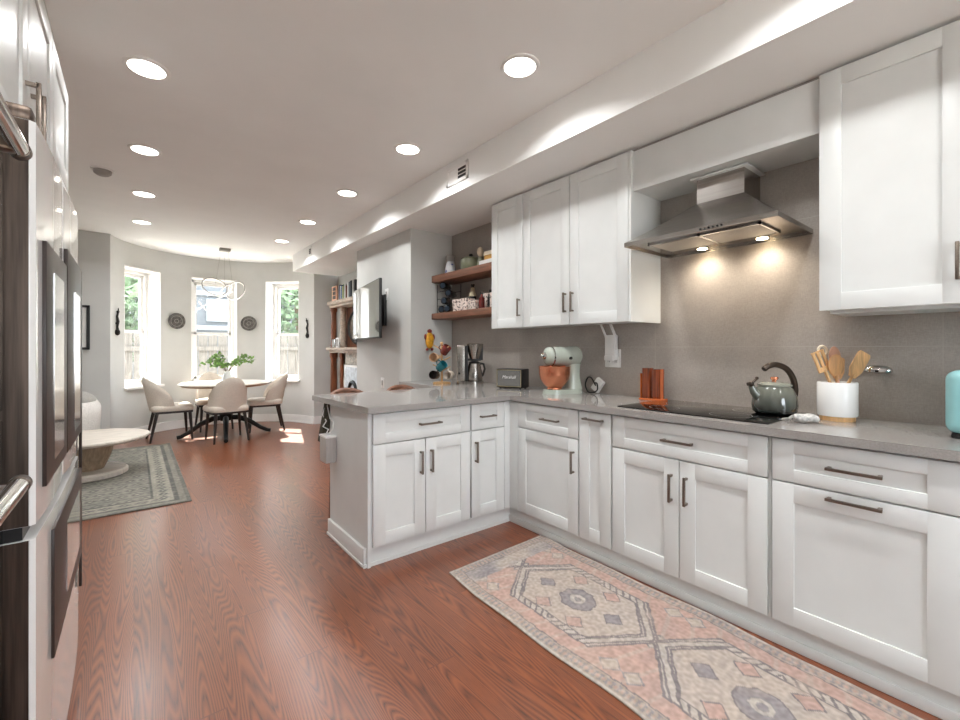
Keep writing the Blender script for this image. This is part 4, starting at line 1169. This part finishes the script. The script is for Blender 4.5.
# utensil crock and its tools
ux, uy = 2.545, .562
g = local_thing('utensil_crock', ux, uy, CT, 0, 'white ceramic utensil crock with a wooden foot, right of the cooktop', 'crock')
LB(g, MB().lathe([(0, .022), (.072, .022), (.075, .028), (.075, .172), (.072, .176), (.067, .172), (.067, .04), (0, .04)], seg=48)).build('crock', M['ceramic'], g)
LB(g, MB().lathe([(0, 0), (.064, 0), (.066, .004), (.066, .022), (0, .022)], seg=40)).build('wooden_foot', M['utensil'], g)
def spoon(name, ang_, lean, L, headw, headl, mat, label, kind='spoon', r0=.035):
    # base inside the crock; leaning outwards in view frame (image right = (.784,-.62))
    d = Vector((.784, -.62, 0)) * math.cos(R(ang_)) + Vector((.62, .784, 0)) * math.sin(R(ang_))
    p0 = Vector((ux, uy, CT + .042)) - d * .02
    dirv = (d * math.sin(R(lean)) + Vector((0, 0, 1)) * math.cos(R(lean))).normalized()
    p1 = p0 + dirv * L
    side = Vector((.784, -.62, 0)); side = (side - dirv * side.dot(dirv)).normalized(); nrm = dirv.cross(side)
    g = thing(name, p0, label, 'utensil', 'wooden utensils in the crock')
    MB().tube([p0, p0 + dirv * (L - headl) * .6, p0 + dirv * (L - headl * .9)], [.006, .0065, .007], 10).build('shaft', mat, g)
    mb = MB(); c = p1 - dirv * headl * .5
    Mr = Matrix((side, nrm, dirv)).transposed().to_4x4()
    if kind == 'spoon': mb.ball(c, 1, 3, (headw / 2, .008, headl / 2), Mr)
    elif kind == 'spatula':
        mb.prism([(-headw * .25, -headl / 2), (-headw / 2, -headl * .2), (-headw / 2, headl * .42), (-headw * .38, headl / 2), (headw * .38, headl / 2), (headw / 2, headl * .42), (headw / 2, -headl * .2), (headw * .25, -headl / 2)], -.004, .004, Matrix.Translation(c) @ Mr @ Matrix(((1, 0, 0, 0), (0, 0, -1, 0), (0, 1, 0, 0), (0, 0, 0, 1))))
    elif kind == 'slotted':
        for k in (-1, 0, 1): mb.box((-headw * .12 + k * headw * .36, -.004, -headl * .3), (headw * .12 + k * headw * .36, .004, headl / 2), .002, 1, Matrix.Translation(c) @ Mr)
        mb.box((-headw * .5, -.004, -headl / 2), (headw * .5, .004, -headl * .28), .002, 1, Matrix.Translation(c) @ Mr)
        mb.box((-headw * .5, -.004, headl * .42), (headw * .5, .004, headl * .5), .002, 1, Matrix.Translation(c) @ Mr)
    elif kind == 'loop':
        mb.tube([c + side * headw / 2 * math.cos(t * math.pi / 10) + dirv * headl / 2 * math.sin(t * math.pi / 10) for t in range(20)], .006, 8, True)
    mb.build('head', mat, g)
spoon('slotted_spatula', 172, 21, .295, .062, .10, M['utensil'], 'slotted wooden spatula leaning left in the crock', 'slotted')
spoon('wooden_spoon', 100, 7, .30, .055, .095, M['utensil3'], 'pinkish wooden spoon standing upright at the back of the crock')
spoon('wooden_spoon', -150, 9, .265, .075, .105, M['utensil2'], 'broad tan wooden spoon in the middle of the crock')
spoon('wooden_spatula', 3, 30, .31, .06, .13, M['utensil'], 'flat wooden spatula leaning far right out of the crock', 'spatula')
spoon('looped_spoon', 128, 15, .31, .04, .045, M['cream'], 'pale utensil with a looped end at the back left of the crock', 'loop')
spoon('wooden_turner', 40, 9, .25, .055, .10, M['utensil2'], 'brown wooden turner behind the other tools in the crock', 'spatula')
# spoon rest / folded mitt
g = thing('folded_mitt', (2.33, .625, CT), 'small folded grey and white cloth mitt lying beside the cooktop', 'mitt')
def fm(u, v):
    a = 2 * math.pi * u; t_ = v * 2 - 1
    r_ = .022 * math.sqrt(max(0.0, 1 - t_ ** 4)) * (1 + .05 * math.sin(2 * a + 2 * t_))
    x = t_ * .05; c = Vector((2.335, .625, CT + .0)) + Vector((.45, -.89, 0)) * x
    n = Vector((.89, .45, 0)); z = max(.001, .022 + r_ * math.sin(a) * .85 + .002 * math.sin(5 * t_))
    return c + n * r_ * 1.25 * math.cos(a) + Vector((0, 0, z))
MB().grid(fm, 24, 18, True).build('mitt', M['cloth_gw'], g, 60)
MB().tube([(2.31, .685, CT + .01), (2.29, .70, CT + .012), (2.285, .675, CT + .018), (2.305, .665, CT + .03)], .006, 8).build('loop', M['smokegrey'], g)
# toaster
g = thing('toaster', (2.46, .06, CT), 'duck-egg blue toaster cut off by the right edge of the photo', 'toaster')
MB().box((2.345, -.16, CT + .016), (2.60, .205, CT + .25), .035, 5).build('body', M['teal'], g, 60)
MB().box((2.36, -.145, CT), (2.585, .19, CT + .02), .006).build('base', M['black'], g)
MB().box((2.42, -.11, CT + .2495), (2.45, .15, CT + .2515)).box((2.50, -.11, CT + .2495), (2.53, .15, CT + .2515)).build('slot', M['black'], g)
MB().box((2.44, -.19, CT + .14), (2.50, -.158, CT + .16), .006).build('lever', M['chrome'], g)
MB().cyl((2.47, -.178, CT + .07), (2.47, -.16, CT + .07), .02).build('dial', M['chrome'], g)
# chrome holder on the wall
g = thing('wall_dish', (XW, .444, 1.15), 'silvery scalloped dish fixed to the backsplash behind the utensil crock', 'dish')
MB().lathe([(0, 0), (.02, .001), (.05, .006), (.052, .012), (.046, .022), (.03, .03), (0, .033)], (0, 0, 0), 24).xf(Matrix.Translation((XW - .028, .444, 1.135)) @ Matrix.Diagonal((.5, 1, 1.2, 1))).build('dome', M['chrome'], g)
MB().box((XW - .02, .43, 1.14), (XW - .0005, .458, 1.165), .002).build('bracket', M['chrome'], g)
# amber knife block
kx0, ky0 = 2.60, 1.505
g = local_thing('knife_block', kx0, ky0, CT, 0, 'glossy amber-brown upright block standing at the left rear corner of the cooktop', 'knife block')
MB().box((2.555, 1.435, CT), (2.65, 1.58, CT + .014), .003).build('base', M['amber_glow'], g)
for k, (y, hh, m_) in enumerate(((1.446, .20, 'amber'), (1.518, .205, 'amber'))):
    MB().box((2.575, y, CT + .014), (2.63, y + .052, CT + hh), .004).build('slab', M[m_], g)
MB().box((2.57, 1.438, CT + .014), (2.60, 1.442, CT + .20)).box((2.57, 1.575, CT + .014), (2.60, 1.579, CT + .17)).build('clear_edge', M['amber_glow'], g)
# outlet with a folding arm holder
g = thing('backsplash_outlet', (XW, 1.88, 1.11), 'white double outlet on the backsplash below the wall cabinet', 'outlet')
MB().box((XW - .006, 1.815, 1.115), (XW - .0005, 1.945, 1.245), .002).build('cover_plate', M['plastic_w'], g)
for y in (1.85, 1.91):
    s_ = MB().box((XW - .009, y - .018, 1.128), (XW - .0055, y + .018, 1.19), .002).build('socket', M['plastic_w'], g)
    MB().box((XW - .0095, y - .008, 1.15), (XW - .0088, y - .005, 1.165)).box((XW - .0095, y + .005, 1.15), (XW - .0088, y + .008, 1.165)).build('slot', M['black'], s_)
g = thing('tablet_holder', (2.66, 1.90, UZ0), 'white folding holder hanging from the wall cabinet over the outlet', 'holder')
MB().tube([(2.64, 1.935, UZ0 - .0002), (2.655, 1.905, 1.34), (2.665, 1.90, 1.29)], .008, 8).tube([(2.64, 1.855, UZ0 - .0002), (2.655, 1.825, 1.34), (2.665, 1.825, 1.24)], .010, 8).build('arm', M['plastic_w'], g)
MB().box((2.645, 1.825, 1.17), (2.688, 1.905, 1.345), .004).build('cradle', M['plastic_w'], g)
MB().box((2.63, 1.83, 1.165), (2.66, 1.90, 1.20), .004).build('lip', M['plastic_w'], g)
# stand mixer: local x from column to bowl
mxp = Vector((2.50, 2.165))
g = local_thing('stand_mixer', mxp.x, mxp.y, CT, 160, 'pale pistachio stand mixer with a copper bowl on the counter', 'stand mixer')
def rr_poly(x0, x1, w0, w1, n=12):
    pts = []
    for k in range(n + 1): a = R(-90 + 180 * k / n); pts.append((x1 + w1 * math.cos(a) - w1, w1 * math.sin(a)))
    for k in range(n + 1): a = R(90 + 180 * k / n); pts.append((x0 + w0 * math.cos(a) + w0, w0 * math.sin(a)))
    return pts
LB(g, MB().prism(rr_poly(-.15, .16, .08, .085), 0, .02).prism(rr_poly(-.145, .155, .075, .08), .02, .032)).build('base', M['sage'], g, 30)
def fcol(u, v):
    a = 2 * math.pi * u; z = .03 + .215 * v
    w = .055 - .012 * math.sin(v * math.pi); l_ = .062 - .016 * math.sin(v * math.pi)
    c, s = math.cos(a), math.sin(a)
    return (-.088 + l_ * math.copysign(abs(c) ** .7, c) + .01 * v, w * math.copysign(abs(s) ** .7, s), z)
LB(g, MB().grid(fcol, 28, 12, True)).build('column', M['sage'], g, 60)
def fhead(u, v):
    a = 2 * math.pi * u; x = -.145 + .30 * v
    t_ = v
    env = math.sqrt(max(0.0, 1 - max(0, (.16 - t_) / .16) ** 2)) * (math.sqrt(max(0.0, 1 - max(0, (t_ - .90) / .10) ** 2)) if t_ > .90 else 1)
    ry = (.078 - .012 * t_) * env; rz_ = (.078 - .012 * t_) * env
    return (x, ry * math.sin(a), .274 - .002 * t_ + rz_ * math.cos(a))
LB(g, MB().grid(fhead, 32, 36, True)).build('head', M['sage'], g, 60)
LB(g, MB().cyl((.15, 0, .276), (.166, 0, .276), .026, .024, 24).ball((.172, 0, .276), .012)).build('attachment_hub', M['chrome'], g)
LB(g, MB().cyl((-.02, .065, .26), (-.02, .082, .26), .011).cyl((.03, -.062, .255), (.03, -.078, .255), .011)).build('control_knob', M['black'], g)
LB(g, MB().lathe([(.0670, -.005), (.0695, -.005), (.0695, .006), (.0670, .006)], (.10, 0, .272), 32, (1, 0, 0))).build('trim_band', M['chrome'], g)
bowl = LB(g, MB().lathe([(0, .034), (.055, .034), (.052, .044), (.078, .065), (.105, .105), (.114, .145), (.115, .195), (.119, .200), (.113, .200), (.110, .145), (.10, .105), (.074, .07), (0, .055)], (.072, 0, 0), 44)).build('mixing_bowl', M['copper'], g, label='copper mixing bowl')
LB(g, MB().cyl((.072, 0, .10), (.072, 0, .24), .012, .02)).build('beater_shaft', M['chrome'], g)
# power adapter
g = thing('power_adapter', (2.675, 1.975, CT), 'white power adapter with a looped black cable leaning on the backsplash by the mixer', 'adapter')
Ma = Matrix.Translation((2.662, 1.975, CT + .062)) @ Matrix.Rotation(R(36), 4, 'X')
MB().box((-.016, -.034, -.05), (.016, .034, .05), .006, 3, Ma).build('brick', M['plastic_w'], g)
MB().tube(smooth([(2.635, 1.975, CT + .06), (2.63, 2.01, CT + .115), (2.645, 2.055, CT + .112), (2.65, 2.08, CT + .06), (2.64, 2.05, CT + .012), (2.63, 2.0, CT + .008), (2.625, 1.955, CT + .03), (2.63, 1.96, CT + .075), (2.64, 1.99, CT + .08)]), .005, 8).build('cable', M['black'], g)
# speaker
spx, spy = 2.475, 2.69
g = local_thing('speaker', spx, spy, CT, 0, 'small black amplifier-style speaker with grey grille between coffee maker and mixer', 'speaker')
Ms = Matrix.Translation((spx, spy, CT)) @ Matrix.Rotation(R(23), 4, 'Z')   # front towards local -X
MB().box((-.075, -.115, .008), (.075, .115, .162), .006, 3, Ms).build('cabinet', M['black'], g)
f = MB().box((-.0785, -.105, .022), (-.074, .105, .152), .002, 1, Ms).build('grille', M['grille'], g)
MB().box((-.0795, -.109, .018), (-.0765, .109, .022), 0, 1, Ms).box((-.0795, -.109, .152), (-.0765, .109, .156), 0, 1, Ms).box((-.0795, -.109, .018), (-.0765, -.105, .156), 0, 1, Ms).box((-.0795, .105, .018), (-.0765, .109, .156), 0, 1, Ms).build('piping', M['gold'], f)
text_part('Marshall', .036, M['plastic_w'], f, Ms @ Matrix.Translation((-.0795, 0, .085)) @ Matrix(((0, 0, -1, 0), (-1, 0, 0, 0), (0, 1, 0, 0), (0, 0, 0, 1))), shear=.3)
mb = MB()
for sx in (-.05, .05):
    for sy in (-.09, .09): mb.cyl(Ms @ Vector((sx, sy, 0)), Ms @ Vector((sx, sy, .01)), .008)
mb.build('feet', M['black'], g)
# coffee maker (local x = image right)
g = local_thing('coffee_maker', 2.47, 3.27, CT, -38, 'stainless and black drip coffee maker with thermal carafe on the counter', 'coffee maker')
LB(g, MB().prism(rr_poly(-.13, .125, .07, .095), 0, .028)).build('base', M['steel'], g, 30)
LB(g, MB().box((-.122, -.06, .028), (-.045, .06, .36), .01, 3)).build('water_tower', M['steel'], g)
LB(g, MB().box((-.05, -.055, .028), (-.02, .055, .355), .006, 3)).build('tower_inner', M['black'], g)
LB(g, MB().lathe([(0, .235), (.05, .235), (.075, .34), (.078, .37), (.072, .375), (0, .375)], (.045, 0, 0), 32)).build('brew_basket', M['steel'], g)
LB(g, MB().box((-.03, -.03, .215), (.10, .03, .237), .004).box((.085, -.03, .22), (.118, .03, .368), .006)).build('basket_bracket', M['black'], g)
cf = LB(g, MB().lathe([(0, .03), (.072, .03), (.076, .045), (.07, .12), (.058, .175), (.055, .19), (0, .19)], (.04, 0, 0), 32)).build('carafe', M['steel'], g)
LB(g, MB().lathe([(0, .19), (.052, .19), (.054, .20), (.03, .213), (0, .214)], (.04, 0, 0), 28)).build('carafe_lid', M['black'], cf)
LB(g, MB().tube([(.09, 0, .19), (.125, 0, .185), (.135, 0, .14), (.118, 0, .08), (.105, 0, .07)], .011, 10)).build('carafe_handle', M['black'], cf)
LB(g, MB().cyl((-.1, -.06, .10), (-.1, -.066, .10), .01)).build('switch', M['black'], g)
# mug tree with mugs
mtx_ = (2.265, 3.44)
g = local_thing('mug_tree', *mtx_, CT, -38, 'wooden mug tree stand on the counter in the niche corner', 'mug tree')
LB(g, MB().lathe([(0, 0), (.082, 0), (.085, .006), (.08, .016), (0, .018)], seg=32)).build('base', M['utensil'], g)
LB(g, MB().cyl((0, 0, .016), (0, 0, .37), .011, .009, 14).ball((0, 0, .378), .015)).build('post', M['utensil'], g)
for (dx_, dy_, z) in ((-.08, -.03, .25), (.08, -.03, .21), (-.08, -.03, .14), (.08, -.02, .12), (.07, -.02, .31), (-.075, -.01, .32)):
    LB(g, MB().cyl((0, 0, z), (dx_, dy_, z + .04), .006, .005, 10)).build('peg', M['utensil'], g)
def mug(lx, ly, lz, axis, mat, label, hdl):
    c = loc(g) @ Vector((lx, ly, lz)); ax_ = (loc(g).to_3x3() @ Vector(axis)).normalized()
    q = ax_.to_track_quat('Z', 'Y').to_matrix().to_4x4()
    T = Matrix.Translation(c) @ q
    m_ = thing('mug', c, label, 'mug', 'mugs on the mug tree')
    MB().lathe([(0, -.042), (.032, -.042), (.037, -.036), (.04, .042), (.038, .045), (.035, .042), (.033, -.034), (0, -.036)], (0, 0, 0), 28).xf(T).build('cup', mat, m_)
    h_ = (q.inverted().to_3x3() @ (loc(g).to_3x3() @ Vector(hdl))); h_.z = 0
    h_ = h_.normalized() if h_.length > .01 else Vector((1, 0, 0))
    MB().tube([h_ * .037 + Vector((0, 0, .026)), h_ * .062 + Vector((0, 0, .02)), h_ * .066 + Vector((0, 0, -.01)), h_ * .036 + Vector((0, 0, -.026))], .005, 8).xf(T).build('handle', mat, m_)
    return m_
mug(.035, -.02, .315, (.5, -.3, .75), M['maroon'], 'maroon mug at the top of the mug tree', (-1, 0, .3))
mug(-.062, -.055, .245, (-.25, -.95, .1), M['tan'], 'tan mug showing its pale inside on the upper left of the mug tree', (.8, .2, 0))
mug(.0, -.06, .165, (.6, -.45, .55), M['tealmug'], 'teal mug in the middle of the mug tree', (-.6, .2, .6))
mug(-.062, -.05, .085, (-.3, -.93, .1), M['blackmug'], 'black mug on the lower left of the mug tree', (.7, .3, .5))
mug(.075, -.06, .085, (-.35, -.9, .0), M['offwhite'], 'speckled off-white mug on the lower right of the mug tree', (0, .2, .9))
# yellow wall ornament
ox, oz = 2.415, 1.34
g = thing('wall_ornament', (ox, YN, oz), 'yellow and red painted ornament hanging on the niche side wall', 'ornament')
MB().ball((ox, YN - .022, oz - .005), .05, 3, (1, .4, 1.75)).build('body', M['yellow'], g)
MB().ball((ox, YN - .022, oz + .09), .028, 2, (1, .6, .8)).ball((ox - .03, YN - .02, oz - .10), .016).ball((ox + .03, YN - .02, oz - .10), .016).ball((ox - .05, YN - .02, oz + .03), .014, 2, (1, .7, 2.2)).ball((ox + .05, YN - .02, oz + .03), .014, 2, (1, .7, 2.2)).build('red_details', M['redpaint'], g)
MB().cyl((ox, YN - .02, oz + .05), (ox, YN - .0005, oz + .05), .004, seg=8).build('nail', M['iron'], g)

# ================================================================== ON THE FLOATING SHELVES
Z1, Z2 = 2.0082, 1.6152
g = thing('glass_jar', (2.57, 3.74, Z1), 'blue and white jar with a clear neck at the left end of the upper shelf', 'jar')
MB().lathe([(0, 0), (.055, 0), (.06, .008), (.058, .05), (.047, .105), (.04, .13), (.04, .135), (0, .135)], (2.57, 3.74, Z1), 28).build('body', M['bluewhite'], g)
MB().lathe([(.038, .13), (.046, .15), (.05, .19), (.047, .198), (.043, .19), (.036, .15)], (2.57, 3.74, Z1), 28).build('clear_neck', M['smokegrey'], g)
MB().lathe([(.0, .15), (.04, .15), (.042, .17), (0, .175)], (2.57, 3.74, Z1), 24).build('dark_fill', M['bronze'], g)
o = MB().box((2.50, 3.58, Z1), (2.60, 3.655, Z1 + .022), .003).build('white_tile', M['plastic_w'], None, origin=(2.55, 3.62, Z1)); tag(o, 'small white flat block lying beside the jar on the upper shelf', 'block')
g = thing('lidded_pot', (2.58, 3.405, Z1), 'olive green lidded stoneware pot on the upper shelf', 'pot')
MB().lathe([(0, 0), (.085, 0), (.098, .02), (.104, .06), (.10, .10), (.094, .108), (0, .108)], (2.58, 3.405, Z1), 36).build('body', M['olive'], g)
l_ = MB().lathe([(0, .108), (.098, .108), (.1, .114), (.07, .126), (0, .133)], (2.58, 3.405, Z1), 36).build('lid', M['olive'], g)
MB().lathe([(0, .13), (.01, .13), (.012, .14), (.022, .15), (.016, .162), (0, .165)], (2.58, 3.405, Z1), 20).build('knob', M['black'], l_)
g = thing('bird_figurine', (2.56, 3.225, Z1), 'cream headed pottery figurine beside the olive pot on the upper shelf', 'figurine')
MB().lathe([(0, 0), (.034, 0), (.038, .02), (.03, .07), (.018, .105), (0, .11)], (2.56, 3.225, Z1), 24).build('body', M['olive'], g)
MB().ball((2.555, 3.225, Z1 + .15), .036, 3, (.9, .9, 1.25)).build('head', M['cream'], g)
MB().ball((2.55, 3.215, Z1 + .05), .026, 2, (.7, .5, 1.6)).build('chest', M['cream'], g)
o = MB().box((2.49, 2.93, Z1), (2.64, 3.165, Z1 + .045), .003).build('storage_box', M['plastic_w'], None, origin=(2.56, 3.05, Z1)); tag(o, 'white flat box under the mustard box at the right end of the upper shelf', 'box')
g = thing('storage_box', (2.56, 3.0, Z1 + .045), 'mustard and white box stacked on the white flat box on the upper shelf', 'box')
MB().box((2.50, 2.92, Z1 + .0455), (2.62, 3.10, Z1 + .105), .003).build('carton', M['mustard'], g)
MB().box((2.495, 2.915, Z1 + .085), (2.625, 3.105, Z1 + .12), .003).build('lid', M['cream'], g)
# wine bottles lying on a wire rack, ends towards the room
def bottle_lying(y, z, label):
    b = thing('wine_bottle', (2.56, y, z), label, 'wine bottle', 'wine bottles lying on the lower shelf')
    MB().lathe([(0, 0), (.03, .004), (.037, .012), (.037, .155), (.03, .18), (.015, .2), (.0145, .24), (0, .24)], (2.472, y, z), 28, (.80, .60, 0)).build('bottle', M['wine'], b)
    MB().lathe([(0, -.002), (.022, -.002), (.026, .002)], (2.471, y - .0007, z), 24, (.80, .60, 0)).build('base_dimple', M['foil'], b)
zz = Z2 + .0375
bottle_lying(3.765, zz, 'dark wine bottle at the lower left of the pile on the lower shelf')
bottle_lying(3.665, zz, 'dark wine bottle at the lower right of the pile on the lower shelf')
bottle_lying(3.72, zz + .085, 'dark wine bottle in the second row of the pile on the lower shelf')
bottle_lying(3.64, zz + .155, 'dark wine bottle in the third row of the pile on the lower shelf')
bottle_lying(3.74, zz + .240, 'dark wine bottle at the top of the pile just under the upper shelf')
g = thing('wine_rack', (2.6, 3.77, Z2), 'dark wire rack holding the pile of wine bottles on the lower shelf', 'rack')
mb = MB()
for x in (2.50, 2.64):
    mb.tube([(x, 3.88, Z2 + .002), (x, 3.88, Z2 + .30)], .003, 6).tube([(x, 3.655, Z2 + .002), (x, 3.655, Z2 + .30)], .003, 6)
    for z in (.078, .147, .226): mb.tube([(x, 3.88, Z2 + z), (x, 3.655, Z2 + z - .005)], .0025, 6)
mb.build('wire_frame', M['iron'], g)
g = thing('oil_bottle', (2.63, 3.44, Z2), 'dark standing bottle with a pale label behind the floral boxes on the lower shelf', 'bottle')
MB().lathe([(0, 0), (.034, 0), (.036, .01), (.036, .15), (.03, .175), (.018, .20), (.016, .25), (.019, .252), (.019, .27), (0, .27)], (2.63, 3.44, Z2), 28).build('glass', M['wine'], g)
MB().lathe([(.0365, .15), (.034, .165), (.022, .205), (.0195, .235)], (2.63, 3.44, Z2), 28).build('label', M['label'], g)
def fbox_thing(x0, y0, x1, y1, h_, mat, label, name='floral_box', lid=True):
    b = thing(name, ((x0 + x1) / 2, (y0 + y1) / 2, Z2), label, 'box', 'patterned boxes on the lower shelf')
    MB().box((x0, y0, Z2), (x1, y1, Z2 + h_ * (.72 if lid else 1)), .003).build('body', mat, b)
    if lid: MB().box((x0 - .003, y0 - .003, Z2 + h_ * .72), (x1 + .003, y1 + .003, Z2 + h_), .003).build('lid', M['floral'], b)
fbox_thing(2.475, 3.335, 2.575, 3.565, .115, M['floral'], 'wide pink floral box next to the wine bottles on the lower shelf')
fbox_thing(2.475, 3.20, 2.56, 3.315, .085, M['floral2'], 'low dark patterned box right of the wide floral box on the lower shelf')
fbox_thing(2.57, 3.13, 2.64, 3.24, .15, M['floral'], 'upright floral tin behind the low dark box on the lower shelf', lid=True)
fbox_thing(2.475, 2.87, 2.57, 2.99, .13, M['floral2'], 'tall floral box at the right end of the lower shelf')
def small_bottle(x, y, h_, mat, label):
    b = thing('spice_bottle', (x, y, Z2), label, 'bottle', 'small dark bottles on the lower shelf')
    MB().lathe([(0, 0), (.026, 0), (.028, .006), (.028, h_ * .62), (.012, h_ * .74), (.011, h_ * .9), (0, h_ * .9)], (x, y, Z2), 24).build('glass', mat, b)
    MB().cyl((x, y, Z2 + h_ * .88), (x, y, Z2 + h_), .014, seg=16).build('cap', M['black'], b)
small_bottle(2.55, 3.07, .17, M['wine'], 'small dark bottle between the floral tin and the right floral box')
small_bottle(2.61, 3.02, .20, M['wine'], 'taller dark bottle behind the right floral box on the lower shelf')
small_bottle(2.50, 3.135, .15, M['maroon'], 'small reddish bottle in front of the upright floral tin')
